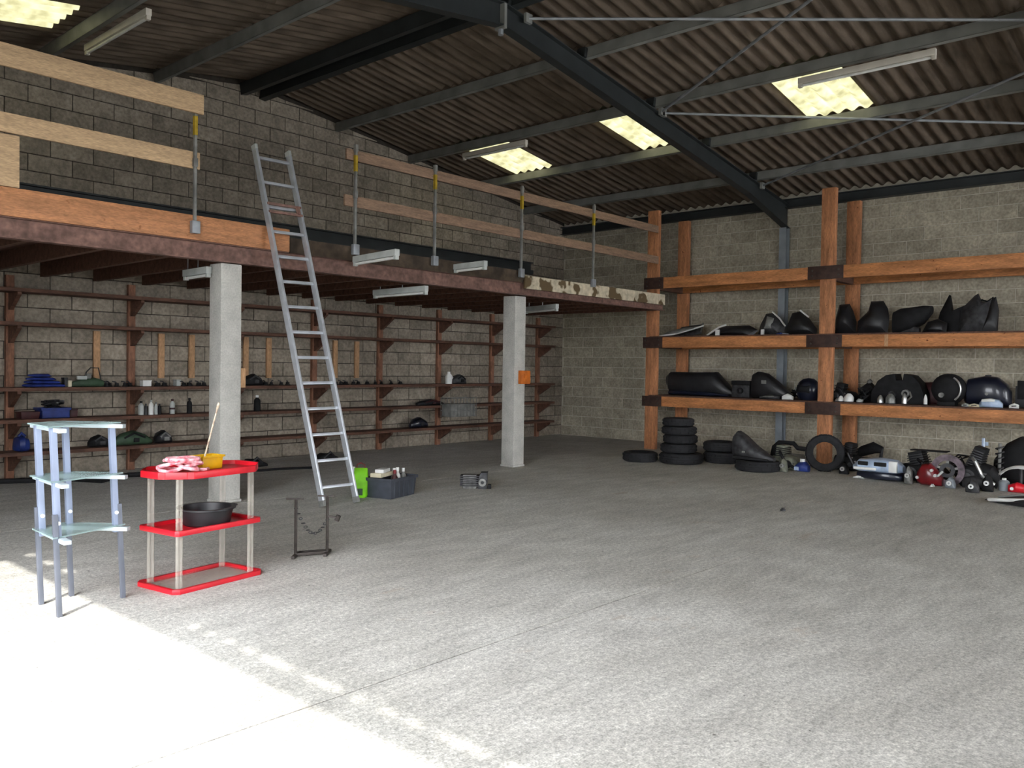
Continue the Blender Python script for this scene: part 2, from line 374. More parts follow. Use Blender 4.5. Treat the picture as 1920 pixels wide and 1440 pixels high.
for side in (1, -1):
    for row in range(5):
        xa, xb = PX[row], PX[row+1]
        Ls = (xb-xa)/math.cos(ang)+.12
        for c in cols:
            y0 = ycol+c*SWW
            sky = (side == 1 and row == 2 and c in (0, -3, -6, -12)) or (side == -1 and row == 2 and c in (0, -5, -9, -14))
            key = (round(Ls, 3), sky)
            if key not in proto:
                proto[key] = sheetmesh(Ls).build('roof_sheet', M_sky if sky else M_sheet, cei); o = proto[key]
            else: o = inst(proto[key], cei)
            x0 = xa if side == 1 else 2*XR-xa
            o.location = (x0, y0 if side == 1 else y0+SWW, zroof(x0)+.012*(4-row)*.5+random.uniform(-.005,.005))
            o.rotation_euler = (0, ang, 0) if side == 1 else (0, ang, math.pi)
            o.name = 'rooflight_sheet' if sky else 'roof_sheet'
            if sky: o['label'] = 'translucent cream rooflight sheet'
mb = MB()
for sg in (1, -1): mb.add([(XR, YB, ZR+.13), (XR, Y1+.2, ZR+.13), (XR+sg*.3, Y1+.2, ZR+.085), (XR+sg*.3, YB, ZR+.085)], [(0,1,2,3)])
mb.build('ridge_cap', M_sheet, cei, smooth=False)

# purlins
def purlin(x, lab, d=.135, w=.06, m=None, name='roof_purlin'):
    t = thing(name, lab, 'purlin', (x, 0, 0), 0, 'purlins under the corrugated roof')
    sg = 1 if x > XR else -1; a = ang*sg
    M = Matrix.Translation((0, 0, zroof(x)+.002)) @ Matrix.Rotation(a, 4, 'Y')
    mb = MB(); th = .006
    mb.box(-w/2, -w/2+th, YB, Y1+.05, -d, 0, M); mb.box(-w/2, w/2, YB, Y1+.05, -th, 0, M); mb.box(-w/2, w/2, YB, Y1+.05, -d, -d+th, M)
    mb.box(w/2-th, w/2, YB, Y1+.05, -d, -d+.022, M); mb.box(w/2-th, w/2, YB, Y1+.05, -.022, 0, M)
    mb.build('channel', m or M_steel, t, smooth=False)
    for yy in (6.18, 1.5):
        MB().box(-w/2-.05, -w/2, yy-.06, yy+.06, -d, -.02, M).build('cleat', M_steel2, t, smooth=False)
ordn = ['first', 'second', 'third', 'fourth', 'fifth', 'sixth']
for i, x in enumerate(PX[1:5]): purlin(x, '%s steel purlin down from the ridge on the rack side' % ordn[i])
for i, x in enumerate([2*XR-p for p in PX[1:5]]): purlin(x+.05, '%s steel purlin down from the ridge on the mezzanine-rail side' % ordn[i])
purlin(XR-.17, 'deep ridge purlin on the mezzanine-rail side of the ridge', .158, .10, M_steel2, 'ridge_purlin')
purlin(XR+.17, 'deep ridge purlin on the rack side of the ridge', .158, .10, M_steel2, 'ridge_purlin')
t = thing('eaves_beam', 'dark steel eaves beam along the top of the pale block wall', 'beam')
MB().box(X2-.16, X2-.012, YB, Y1-.02, 4.20, 4.21).build('bottom_flange', M_steel2, t, smooth=False)
MB().box(X2-.09, X2-.08, YB, Y1-.02, 4.21, 4.34).build('web', M_steel2, t, smooth=False)
MB().box(X2-.16, X2-.012, YB, Y1-.02, 4.34, 4.352).build('top_flange', M_steel2, t, smooth=False)

# portal frames
def ibeam_path(mb, pts, y, w, d, tf=.012):      # pts (x, ztop, depth)
    for (xa, za, da), (xb, zb, db) in zip(pts[:-1], pts[1:]):
        def slab(y0, y1, ta, tb, ba, bb):
            vs = [(xa,y0,za-ba),(xb,y0,zb-bb),(xb,y1,zb-bb),(xa,y1,za-ba),(xa,y0,za-ta),(xb,y0,zb-tb),(xb,y1,zb-tb),(xa,y1,za-ta)]
            mb.add(vs, [(0,3,2,1),(4,5,6,7),(0,1,5,4),(1,2,6,5),(2,3,7,6),(3,0,4,7)])
        slab(y-w/2, y+w/2, 0, 0, tf, tf); slab(y-w/2, y+w/2, da-tf, db-tf, da, db); slab(y-.005, y+.005, tf, tf, da-tf, db-tf)
for yy, lab in ((6.18, 'dark steel portal frame crossing the roof in front of the mezzanine'), (1.5, 'dark steel portal frame above the middle of the workshop'), (-3.3, 'dark steel portal frame near the rear of the workshop')):
    t = thing('portal_frame', lab, 'steel frame', (0, yy, 0))
    for sg, nm in ((1, 'rafter'), (-1, 'rafter')):
        e = X2-.06 if sg == 1 else XW+.06
        q = [(XR, zroof(XR)-.16, .25), (XR+sg*(abs(e-XR)-1.5), zroof(XR+abs(e-XR)-1.5)-.16, .25), (e, zroof(e)-.16, .40)]
        mb = MB(); ibeam_path(mb, q, 0, .12, .2); mb.build('rafter', M_steel2, t, smooth=False)
        xc = e-sg*.08
        mb = MB(); mb.box(xc-.08, xc-.068, -.06, .06, 0, 3.86).box(xc+.056, xc+.068, -.06, .06, 0, 3.86).box(xc-.068, xc+.056, -.005, .005, 0, 3.86)
        if sg == -1 and yy < 6: continue          # the wide door has a header here instead
        o = mb.build('column', M_blue_steel, t, smooth=False); o['label'] = 'pale blue-grey steel column'
    MB().box(XR-.02, XR+.02, -.07, .07, ZR-.44, ZR-.18).build('apex_plate', M_steel, t, smooth=False)
    MB().tube([(XR, 0, ZR-.44), (XR, 0, ZR-.50)], .03, 8).build('apex_bolt', M_galv, t)
# roof bracing rods between the first two frames
for i, (xa, xb, lab) in enumerate(((9.75, 7.1, 'thin steel bracing rod rising from mid-rafter to the ridge'), (7.0, 9.6, 'thin steel bracing rod running down from the ridge to mid-roof'),
                                   (9.8, 12.45, 'thin steel bracing rod running down from mid-rafter towards the eaves'), (12.8, 10.35, 'thin steel bracing rod rising from the rafter haunch to mid-roof'))):
    dz = .155+.03*(i % 2)
    t = thing('bracing_rod', lab, 'rod', (0,0,0), 0, 'roof bracing rods')
    MB().tube([(xa, 6.10, zroof(xa)-dz), (xb, 1.585, zroof(xb)-dz)], .017, 8).build('rod', M_galv, t)
    MB().box(xa-.05, xa+.05, 6.08, 6.12, zroof(xa)-dz-.05, zroof(xa)-dz+.05).build('gusset', M_steel, t, smooth=False)

# fluorescent battens
def batten(loc, a, L, lab, m=M_lamp, w=.06):
    """loc = one end, a = unit vector along"""
    t = thing('fluorescent_batten', lab, 'light fitting', loc, math.atan2(a[1], a[0]), 'fluorescent battens')
    MB().box(0, L, -w/2, w/2, -.035, .035).build('housing', m, t, bevel=.006)
    MB().tube([(.05, 0, -.052), (L-.05, 0, -.052)], .016, 10).build('tube', M_white, t)
    for xx in (.0, L-.045): MB().box(xx, xx+.045, -.022, .022, -.075, -.034).build('lamp_holder', m, t, bevel=.004)
    return t
zz = lambda x, d=.15: zroof(x)-d-.05
batten((9.67, 2.68, zz(9.67)), (0,1), 1.5, 'long fluorescent batten on the purlin above the rooflight nearest the door bay')
batten((9.67, 8.42, zz(9.67)), (0,1), 1.35, 'fluorescent batten on the purlin above the rooflight over the mezzanine rail')
batten((3.80, 8.25, zz(3.8)), (0,1), 1.5, 'fluorescent batten under the roof above the pale guard boards')

# ---------------------------------------------------------------- mezzanine
YM = 7.75
mz = thing('mezzanine', 'timber mezzanine deck on a red-brown steel beam along the block gable wall', 'mezzanine', (0, 0, 0))
def ibeamx(x0, x1, yc, z0, z1, w, m, par, nm):
    MB().box(x0, x1, yc-w/2, yc+w/2, z0, z0+.012).box(x0, x1, yc-w/2, yc+w/2, z1-.012, z1).box(x0, x1, yc-.004, yc+.004, z0+.012, z1-.012).build(nm, m, par, smooth=False)
ibeamx(XW+.01, 12.62, YM+.06, 2.43, 2.61, .11, M_primer, mz, 'front_beam')
x = 0.1; pj = None
while x < 12.6:
    if pj is None: pj = MB().box(-.03, .03, YM+.12, Y1-.02, 2.43, 2.61).build('joist', M_brown, mz, smooth=False); pj.location = (x,0,0)
    else: inst(pj, mz, (x, 0, 0))
    x += .62
pk = None
for i in range(17):
    yy = YM+.02+i*.195
    if pk is None: pk = MB().box(XW+.01, 12.62, 0, .19, 2.612, 2.645).build('deck_board', M_brown, mz, smooth=False); pk.location = (0, yy, 0)
    else: inst(pk, mz, (0, yy, 0))
f = MB().box(XW+.01, 5.07, YM-.035, YM, 2.605, 2.84).build('fascia_board', M_orange, mz, bevel=.003); f['label'] = 'bright orange-brown plywood edge board'
f = MB().box(5.09, 8.86, YM-.012, YM+.015, 2.60, 2.76).build('fascia_board', M_dark_board, mz, smooth=False); f['label'] = 'dark brown edge board'  # darker brown than the boards either side
f = MB().box(8.88, 12.55, YM-.03, YM, 2.52, 2.70).build('fascia_board', M_peel, mz, smooth=False); f['label'] = 'edge board with peeling white paint'
t = thing('dark_wall_band', 'dark channel-shaped band along the gable wall just above the mezzanine', 'beam')  # dark raised band along the wall
MB().box(XW+.02, 12.9, Y1-.10, Y1-.014, 3.28, 3.36).box(XW+.02, 12.9, Y1-.03, Y1-.014, 3.36, 3.52).box(XW+.02, 12.9, Y1-.10, Y1-.03, 3.50, 3.52).build('channel', M_steel2, t, smooth=False)
for x in (0.5, 3.5, 6.5, 9.5, 12.5): MB().box(x-.05, x+.05, Y1-.12, Y1-.014, 3.24, 3.28).build('seat', M_steel2, t, smooth=False)

# concrete columns
for cx, cy, rz, lab in ((4.46, 7.93, 0, 'square concrete column under the mezzanine beside the red shelf unit'), (8.98, 8.00, 0, 'square concrete column under the mezzanine carrying the small orange box')):
    t = thing('concrete_column', lab, 'column', (cx, cy, 0), rz)
    MB().box(-.115, .115, -.115, .115, 0, 2.425).build('shaft', M_col, t, bevel=.012)
    MB().box(-.125, .125, -.125, .125, 0, .03).build('foot_grout', M_col, t, bevel=.01)
t = tag(MB().box(-.10, .10, -.03, .03, -.095, .095).build('switch_box', M_oybox, None, (9.045, 7.853, 1.275), bevel=.01), 'small orange box fixed to the concrete column', 'box')
MB().box(-.04, .04, -.012, 0, -.03, .03).build('cover', M_oybox, t, (0,-.03,.02), bevel=.004)
t = tag(MB().box(-.03, .03, -.05, .05, -.10, .10).build('timber_block', M_slat, None, (4.607, 7.88, 1.27), bevel=.006), 'short pale timber block fixed to the side of the concrete column', 'wood block')

# guard rails
def guard(name, lab, rails, posts, extra=None):
    t = thing(name, lab, 'guard rail', (0, YM, 0))
    for x0, x1, za, zb, m, th in rails:
        yr = -.105 if m is M_ply and za > 3.6 else -.036
        MB().box(x0, x1, yr, yr+th, za, zb).build('rail', m, t, bevel=.003)
    for x, z0, z1 in posts:
        p = MB().box(x-.013, x+.013, -.07, -.038, z0, z1).build('post', M_grey, t, bevel=.003)
        for za, zb in ((3.60, 3.78),):
            o = MB().box(x-.016, x+.016, -.073, -.037, za, zb).build('paint_band', M_ochre, p, smooth=False); o['label'] = 'yellow painted band'
        MB().box(x-.042, x+.042, -.09, -.036, 2.66, 2.78).build('foot_clamp', M_galv, p, bevel=.008)
        for zc in (3.34, 3.86): MB().box(x-.02, x+.02, -.076, -.037, zc-.04, zc+.04).build('rail_clip', M_grey, p, bevel=.003)
    if extra: extra(t)
    return t
def kick(t): 
    MB().box(1.95, 2.48, -.036, -.006, 2.845, 3.27).build('upright_board', M_ply, t, bevel=.003)
guard('guard_rail', 'pair of wide pale guard boards above the orange edge board', ((XW+.02, 4.06, 3.80, 3.985, M_ply, .03), (XW+.02, 4.06, 3.285, 3.445, M_ply, .03)), ((4.00, 2.66, 3.84), (1.0, 2.66, 3.9)), kick)
guard('guard_rail', 'long weathered guard rail of two boards on four thin posts along the mezzanine', ((5.80, 12.30, 3.725, 3.845, M_ply_shade, .03), (5.78, 12.32, 3.205, 3.33, M_ply_shade, .03)),
      ((5.91, 2.66, 3.88), (7.13, 2.66, 3.90), (8.76, 2.66, 3.92), (10.43, 2.66, 3.92)))

# battens around the mezzanine
def batten_px(p0, p1, z, lab, m=M_lamp_dim):
    if z is None: a = at(p0[0], p0[1], 1, YM-.015); z = a.z             # fixed to the face of the edge board
    else: a = at(p0[0], p0[1], 2, z)
    b = at(p1[0], p1[1], 2, z); d = (b-a)
    t = batten(a, d.normalized(), d.length, lab, m)
    for q in (.12, .55):
        if z < 2.5: MB().tube([(d.length*q, 0, .03), (d.length*q, 0, 2.611-z)], .006, 6).build('hanger', M_galv, t)
    return t
batten_px((665,487), (745,473), None, 'dusty fluorescent batten jutting out from the edge of the mezzanine nearest the ladder')
batten_px((853,501), (911,494), None, 'dusty fluorescent batten jutting out from the mezzanine edge between the middle rail posts')
batten_px((702,549), (800,541), 2.36, 'dusty fluorescent batten hung under the mezzanine between the two concrete columns')
batten_px((347,513), (392,506), 2.36, 'dusty fluorescent batten under the mezzanine behind the column by the red shelves')
batten_px((985,580), (1045,574), 2.36, 'dusty fluorescent batten under the mezzanine beyond the column with the orange box')

# ---------------------------------------------------------------- ladder
LF = [Vector((4.965, 6.93, 0)), Vector((5.365, 6.91, 0))]; LT = [at(477,275,1,7.86), at(540,288,1,7.86)]
t = thing('ladder', 'long grey aluminium ladder leaning against the mezzanine edge', 'ladder', (0, 0, 0))
nrm = Vector((0, -1, .27)).normalized()
for a, b in zip(LF, LT):
    dn = (b-a).normalized()
    p = MB().bar(a+dn*.03, b, .03, .072, up=nrm).build('stile', M_alu, t, bevel=.004)
    MB().bar(a+dn*.010, a+dn*.07, .036, .08, up=nrm).build('foot', M_grey, p, bevel=.004)
    MB().bar(b-dn*.03, b+dn*.02, .034, .076, up=nrm).build('end_cap', M_lamp_dim, p, bevel=.004)
lp = lambda q: (LF[0].lerp(LT[0], q), LF[1].lerp(LT[1], q))
for k in range(14):
    a, b = lp(.053+.0705*k); MB().bar(a, b, .03, .026, up=-nrm).build('rung', M_alu, t, bevel=.004)
a, b = lp(.812); a2, b2 = lp(.835); v = nrm*.03
h = MB().bar(a+v, b+v, .03, .024).bar(a2+v, b2+v, .03, .024).bar(b.lerp(a,.12)+v*1.5, b2.lerp(a2,.12)+v*1.5, .03, .03)
o = h.build('hook_bracket', M_primer, t, smooth=False); o['label'] = 'rusty hook bracket'

# ---------------------------------------------------------------- wall shelving on the gable wall
SH = [2.25, 1.86, 1.10, .73, .35]; SD = .42
t = thing('wall_shelving', 'dark brown timber wall shelving, five long shelves on bracketed uprights', 'shelving', (0, Y1, 0))
for z in SH: 
    MB().box(2.2, 13.25, -SD, -.075, z-.042, z).build('shelf_board', M_brown, t, bevel=.003)
for x in (2.1, 3.45, 4.88, 6.3, 7.72, 9.03, 10.38, 11.77, 13.14):
    u = MB().box(x-.045, x+.045, -.07, -.012, .0, 2.42).build('upright', M_brown_v, t, bevel=.004)
    for z in SH:
        mb = MB(); w = .022
        pts = [(-.07, z-.0425), (-SD+.04, z-.0425), (-SD+.04, z-.075), (-.11, z-.24), (-.07, z-.24)]
        vs = [(x-w, a, b) for a, b in pts]+[(x+w, a, b) for a, b in pts]; n = 5
        mb.add(vs, [tuple(range(n)), tuple(range(2*n-1, n-1, -1))]+[(i, i+n, (i+1) % n+n, (i+1) % n) for i in range(n)]).build('bracket', M_brown, u, smooth=False)
for x in (4.45, 5.29, 5.72, 6.55, 6.93, 8.13, 8.56):
    MB().box(x-.04, x+.04, -.05, -.012, 1.20, 1.80).build('wall_slat', M_slat, t, bevel=.003)

# ---------------------------------------------------------------- timber rack on the right wall
XF = 12.7
t = thing('timber_rack', 'heavy orange-brown timber storage rack against the pale block wall', 'rack', (0, 0, 0))
PYS = (8.08, 4.98, 1.75); BZ = ((.77, .94), (1.79, 1.97), (2.82, 3.01))
for i, y in enumerate(PYS):
    MB().box(XF, XF+.10, y-.105, y+.105, 0, 4.20).build('front_post', M_timber_v, t, bevel=.006)
    MB().box(X2-.17-.1, X2-.17, y-.105, y+.105, 0, 4.16).build('back_post', M_timber_v, t, bevel=.006)
    for z0, z1 in BZ:
        MB().box(XF+.10, X2-.27, y-.05, y+.05, z0, z1-.02).build('cross_arm', M_brown, t, bevel=.004)
        p = MB().box(XF-.075, XF-.06, y-.27, y+(.12 if i == 0 else .27), z0-.005, z1+.005).build('joint_plate', M_plate, t, bevel=.003); p['label'] = 'dark rusty steel joint plate'
        for dy in ((-.2, .06) if i == 0 else (-.2, .2)):
            for dz in (.05, .13): MB().lathe([(.001,-.014),(.014,-.012),(.014,0)], 8, (XF-.075, y+dy, z0+dz), 'x').build('bolt', M_rusty, p)
for a, b in zip(PYS[:-1], PYS[1:]):
    for k, (z0, z1) in enumerate(BZ):
        MB().box(XF-.06, XF, b+.02, a-.02, z0, z1).build('front_beam', M_timber, t, bevel=.006)
        MB().box(X2-.33, X2-.27, b+.02, a-.02, z0, z1).build('back_beam', M_timber, t, bevel=.006)
        if k < 2:
            n = 7; wd = (X2-.27-XF-.01)/n
            for q in range(n): MB().box(XF+.005+q*wd-.06*(q == 0), XF+q*wd+wd-.005, b+.0, a-.0, z1+.001, z1+.022).build('deck_board', M_brown, t, smooth=False)
for x in (.2, .95): MB().box(XF-.062-.003, XF-.06, 3.9+x-.05, 3.9+x+.0, BZ[1][0]+.004, BZ[1][1]-.004).build('pale_strip', M_slat, t, smooth=False)
ZS = {0: BZ[0][1]+.023, 1: BZ[1][1]+.023}
# ---------------------------------------------------------------- silver shelf unit (foreground)
t = thing('glass_shelf_unit', 'tall silver shelf unit with three frosted glass shelves, standing half in the sun', 'shelf unit', (2.0, 5.15, 0))
FT = {'L': Vector((-.18,.14,0)), 'F': Vector((-.20,-.19,0)), 'B': Vector((.01,.20,0)), 'R': Vector((.21,-.05,0))}
SL_ = -CR*.05
ctr = Vector((0, .02, 0))
def ln_(p, z): return p+SL_*(z/1.04)+Vector((0,0,z))
for k, p in FT.items():
    q = p+(ctr-p).normalized()*.022
    MB().bar(ln_(p, 0), ln_(p, .57), .026, .026, up=(1,0,0)).build('lower_leg', M_greyleg2, t, bevel=.003)
    l = MB().bar(ln_(q, .40), ln_(q, 1.05), .034, .034, up=(1,0,0)).build('upper_leg', M_greyleg, t, bevel=.004)
    MB().lathe([(.001,0),(.011,.002),(.011,.012)], 10, ln_(q, .52)+Vector((0,-.028,0)), 'y').build('clip', M_white, l)
for z in (.425, .735, 1.04):
    for a, b, e in (('L','F',.10), ('R','B',.07)):
        A = ln_(FT[a], z); B = ln_(FT[b], z); d = (B-A).normalized(); off = Vector((-d.y, d.x, 0))*(.03 if a == 'L' else .03)
        MB().bar(A-d*e+off, B+d*e+off, .042, .024).build('shelf_rail', M_shelfw, t, bevel=.004)
    pts = [ln_(FT[k]+(FT[k]-ctr).normalized()*.03, z+.014) for k in 'LFRB']
    vs = pts+[p+Vector((0,0,.008)) for p in pts]
    MB().add(vs, [(3,2,1,0),(4,5,6,7)]+[(i,(i+1) % 4,(i+1) % 4+4,i+4) for i in range(4)]).build('glass_shelf', M_glass, t, smooth=False)

# ---------------------------------------------------------------- red shelf unit
t = thing('red_shelf_unit', 'low shelf unit with three bright red trays on clear plastic legs', 'shelf unit', (2.75, 5.17, 0), math.radians(9))
def octo(w, d, c): return [(-w/2+c,-d/2),(w/2-c,-d/2),(w/2,-d/2+c),(w/2,d/2-c),(w/2-c,d/2),(-w/2+c,d/2),(-w/2,d/2-c),(-w/2,-d/2+c)]
def ringtray(w, d, c, rw, z0, z1, floorz, m, mf, nm):
    O = octo(w, d, c); I = octo(w-2*rw, d-2*rw, c*.6)
    R = [[Vector((x,y,z0)) for x,y in O], [Vector((x,y,z1)) for x,y in O], [Vector((x,y,z1)) for x,y in I], [Vector((x,y,z0)) for x,y in I]]
    o = MB().rings(R, closed=True).build(nm, m, t, bevel=.004)
    MB().add([(x,y,floorz) for x,y in I]+[(x,y,floorz+.006) for x,y in I], [tuple(range(7,-1,-1)), tuple(range(8,16))]).build('tray_floor', mf, o, smooth=False)
ringtray(.69, .42, .035, .028, 0, .03, .006, M_red, M_clearfloor, 'tray')
ringtray(.66, .40, .02, .026, .355, .388, .36, M_red, M_red, 'tray')
ringtray(.77, .48, .15, .028, .705, .748, .715, M_red, M_red, 'tray')
for sx in (-1, 1):
    for sy in (-1, 1):
        l = MB(); x, y = sx*.275, sy*.145
        l.tube([(x-.012, y, .015), (x-.012, y, .705)], .011, 10).tube([(x+.014, y, .015), (x+.014, y, .705)], .011, 10).build('leg', M_clear, t)
RU = Matrix.Translation((2.75, 5.17, 0)) @ Matrix.Rotation(math.radians(9), 4, 'Z')
# coil of rope on the top tray
t = thing('rope_coil', 'pink and white rope heaped on the top red tray', 'rope', RU @ Vector((-.17, -.02, .722)))
pts = []
for k in range(90):
    a = k*.42; r = .085+.028*math.sin(k*.9); pts.append((r*math.cos(a)*1.1+.03*math.sin(k*.21), r*math.sin(a)*.8, .016+.075*abs(math.sin(k*.13))))
MB().tube(pts, .012, 7).build('coil', M_pink, t)
MB().tube([(.09,-.03,.015),(.14,-.05,.013),(.17,-.02,.013)], .012, 7).build('loose_end', M_pink, t)
# yellow tub
c = RU @ Vector((.07, .04, .722)); t = thing('yellow_tub', 'yellow plastic tub on the top red tray', 'tub', c, math.radians(12))
mb = MB(); O = [(-.085,-.055),(.085,-.055),(.085,.055),(-.085,.055)]
R = [[Vector((x*.94,y*.94,0)) for x,y in O],[Vector((x,y,.085)) for x,y in O],[Vector((x*.93,y*.9,.085)) for x,y in O],[Vector((x*.78,y*.75,.012)) for x,y in O]]
mb.rings(R).build('body', M_yellow, t, bevel=.006)
MB().box(-.095,.095,-.065,-.052,.076,.09).box(-.095,.095,.052,.065,.076,.09).box(-.095,-.082,-.065,.065,.076,.09).box(.082,.095,-.065,.065,.076,.09).build('rim', M_yellow, t, bevel=.003)
# stick leaning against the concrete column behind
a = RU @ Vector((.03, .04, .740)); b = a+CR*.095+Vector((0,0,.40))+_f*.02
t = thing('white_stick', 'thin worn white stick standing in the yellow tub', 'stick', a)
d = b-a; MB().tube([(0,0,0), d*.5, d], .0055, 8).build('shaft', M_stick, t)
MB().tube([d*.93, d*1.0, d*1.05], [.007,.009,.006], 8).build('tip', M_stick, t)
# oil pan
t = thing('drain_pan', 'round black plastic drain pan on the middle red tray', 'pan', RU @ Vector((.02, -.02, .367)))
MB().lathe([(.001,.004),(.135,.0),(.148,.01),(.168,.10),(.186,.105),(.186,.115),(.158,.114),(.138,.02),(.001,.012)], 36).build('basin', M_black, t)
MB().box(.175,.21,-.03,.03,.10,.114).build('pouring_lip', M_black, t, bevel=.006)

# ---------------------------------------------------------------- small trestle / paddock stand
pA, pB = Vector((3.55,5.29,0)), Vector((3.765,5.20,0))
t = thing('paddock_stand', 'small rusty steel stand with two T-topped posts and a chain', 'stand', pA)
D = pB-pA; fx = Vector((CR.x, CR.y, 0)).normalized(); fw = Vector((_f.x, _f.y, 0)).normalized()
for p, h in ((Vector((0,0,0)), .43), (D, .44)):
    o = MB().bar(p, p+Vector((0,0,h)), .017, .017, up=(1,0,0)).build('post', M_rusty, t, bevel=.002)
    MB().bar(p+Vector((0,0,h))-fx*.075, p+Vector((0,0,h))+fx*.055, .012, .012).build('top_bar', M_rusty, o, bevel=.002)
    MB().bar(p+Vector((0,0,.012))-fw*.08, p+Vector((0,0,.012))+fw*.10, .024, .022).build('foot', M_rusty, o, bevel=.002)
MB().bar(Vector((0,0,.02)), D+Vector((0,0,.02)), .022, .02).build('base_bar', M_rusty, t, bevel=.002)
MB().bar(Vector((0,0,.012))+fw*.1, D+Vector((0,0,.012))+fw*.1, .02, .02).build('base_bar', M_rusty, t, bevel=.002)
mb = MB()
for k in range(14):
    q = k/13; c = Vector((0,0,.36)).lerp(D+Vector((0,0,.30)), q)+Vector((0,0,-.16*math.sin(math.pi*q*.92)))
    a = math.radians(90*(k % 2)); r = [c+(D.normalized()*.013*math.cos(u)+(Vector((0,0,1))*math.cos(a)+fw*math.sin(a))*.008*math.sin(u)) for u in [2*math.pi*j/8 for j in range(8)]]
    mb.tube(r, .0035, 5, closed=True)
mb.build('chain', M_dgrey, t, kind='stuff')
MB().bar(D+Vector((0,0,.29)), D+fx*.085+Vector((0,0,.275)), .014, .014).tube([D+fx*.07+Vector((0,0,.255)), D+fx*.085+Vector((0,0,.295))], .018, 8).build('clamp_knob', M_rusty, t)

# ---------------------------------------------------------------- crate, bag and machine part on the floor
rz = math.radians(15.6); fc = Vector((5.75, 6.83, 0)); ux = Vector((math.cos(rz), math.sin(rz), 0)); uy = Vector((-ux.y, ux.x, 0))
cc = fc+ux*.25+uy*.17
t = thing('storage_crate', 'charcoal plastic crate full of bottles and packets on the floor', 'crate', cc, rz)
w, d, h = .25, .17, .215
O = [(-w,-d),(w,-d),(w,d),(-w,d)]
R = [[Vector((x*.9,y*.9,0)) for x,y in O],[Vector((x,y,h)) for x,y in O],[Vector((x*.95,y*.93,h)) for x,y in O],[Vector((x*.85,y*.83,.01)) for x,y in O]]
MB().rings(R).build('tub', M_grid, t, bevel=.008)
MB().box(-w-.012,w+.012,-d-.012,-d+.004,h-.03,h+.004).box(-w-.012,w+.012,d-.004,d+.012,h-.03,h+.004).box(-w-.012,-w+.004,-d,d,h-.03,h+.004).box(w-.004,w+.012,-d,d,h-.03,h+.004).build('rim', M_grid, t, bevel=.004)
for x in (-.18,-.09,0,.09,.18): MB().box(x-.006,x+.006,-d-.006,-d*.93,.02,h-.035).build('rib', M_grid, t, smooth=False)
def crp(x, y, z): return cc+ux*x+uy*y+Vector((0,0,z))
def bottle(loc, h, r, m, mc, lab, grp=None, rz=0):
    t = thing('bottle', lab, 'bottle', loc, rz, grp)
    MB().lathe([(.001,0),(r,.0),(r*1.02,h*.05),(r,h*.62),(r*.9,h*.72),(r*.42,h*.82),(r*.40,h*.88),(.001,h*.88)], 16).build('body', m, t)
    MB().lathe([(.001,h*.86),(r*.5,h*.86),(r*.5,h),(.001,h)], 12).build('cap', mc, t)
    return t
for x, y, m, mc, lab in ((.03,-.06,M_white,M_white,'white bottle with white cap poking out of the charcoal crate'), (.10,.03,M_lamp_dim,M_white,'pale grey bottle standing in the charcoal crate'), (.16,-.05,M_grey,M_white,'grey bottle at the end of the charcoal crate'), (-.05,-.08,M_maroon,M_dred,'dark red bottle in the charcoal crate')):
    bottle(crp(x, y, .012),   .28 if m is not M_white else .30, .036, m, mc, lab)
t = thing('paper_packet', 'stack of cream and white packets lying across the charcoal crate', 'packet', crp(-.08,.05,.219), rz+.1)
MB().box(-.14,.13,-.05,.08,0,.045).build('box', M_cream, t, bevel=.004)
MB().box(-.12,.08,-.05,.05,.047,.085,Matrix.Rotation(.15,4,'Z')).build('envelope', M_white, t, bevel=.004)
bp = at(674,934,2,0); t = thing('green_bag', 'lime green carrier bag standing beside the charcoal crate', 'bag', bp+fw*.07, YAW-math.pi/2)
R = []
for z, a, b, o in ((0,.065,.05,0),(.03,.078,.06,0),(.14,.082,.058,.004),(.24,.075,.045,-.006),(.30,.07,.02,.0),(.315,.066,.012,.004)):
    R.append([Vector((a*math.copysign(abs(math.cos(u))**.5,math.cos(u))+.006*math.sin(u*3+z*30), b*math.copysign(abs(math.sin(u))**.5,math.sin(u))+o, z)) for u in [2*math.pi*k/20 for k in range(20)]])
MB().rings(R).build('sack', M_green, t)
MB().tube([(-.045,0,.29),(-.04,0,.35),(.0,0,.37),(.04,0,.35),(.045,0,.29)], .006, 6).build('handle', M_dred, t)
MB().box(-.095,-.07,-.03,.03,.16,.33).build('leaflet', M_white, t, bevel=.004)
MB().box(-.05,.03,-.07,-.052,.03,.10).build('dark_print', M_dgreen, t, bevel=.003)
bp = at(888,918,2,0); t = thing('cylinder_head', 'grey finned cylinder head lying alone on the concrete floor', 'engine part', bp+fw*.12, YAW-math.pi/2)
for k in range(6): MB().box(-.16+.0,.06,-.09,.10,.03+k*.022,.042+k*.022).build('fin', M_dgrey, t, bevel=.003)
MB().box(-.13,.03,-.06,.07,0,.16).build('core', M_cast, t, bevel=.01)
MB().prism([(.05,0),(.15,0),(.16,.19),(.08,.19),(.05,.12)], -.08, .09).build('cam_cover', M_dgrey, t, bevel=.006)
MB().lathe([(.02,-.02),(.045,-.02),(.045,.03),(.02,.03)], 14, (.10,-.09,.08), 'y', closed=True).build('port', M_cast, t)
MB().box(.16,.20,-.05,.02,0,.05).build('lug', M_blackm, t, bevel=.004)

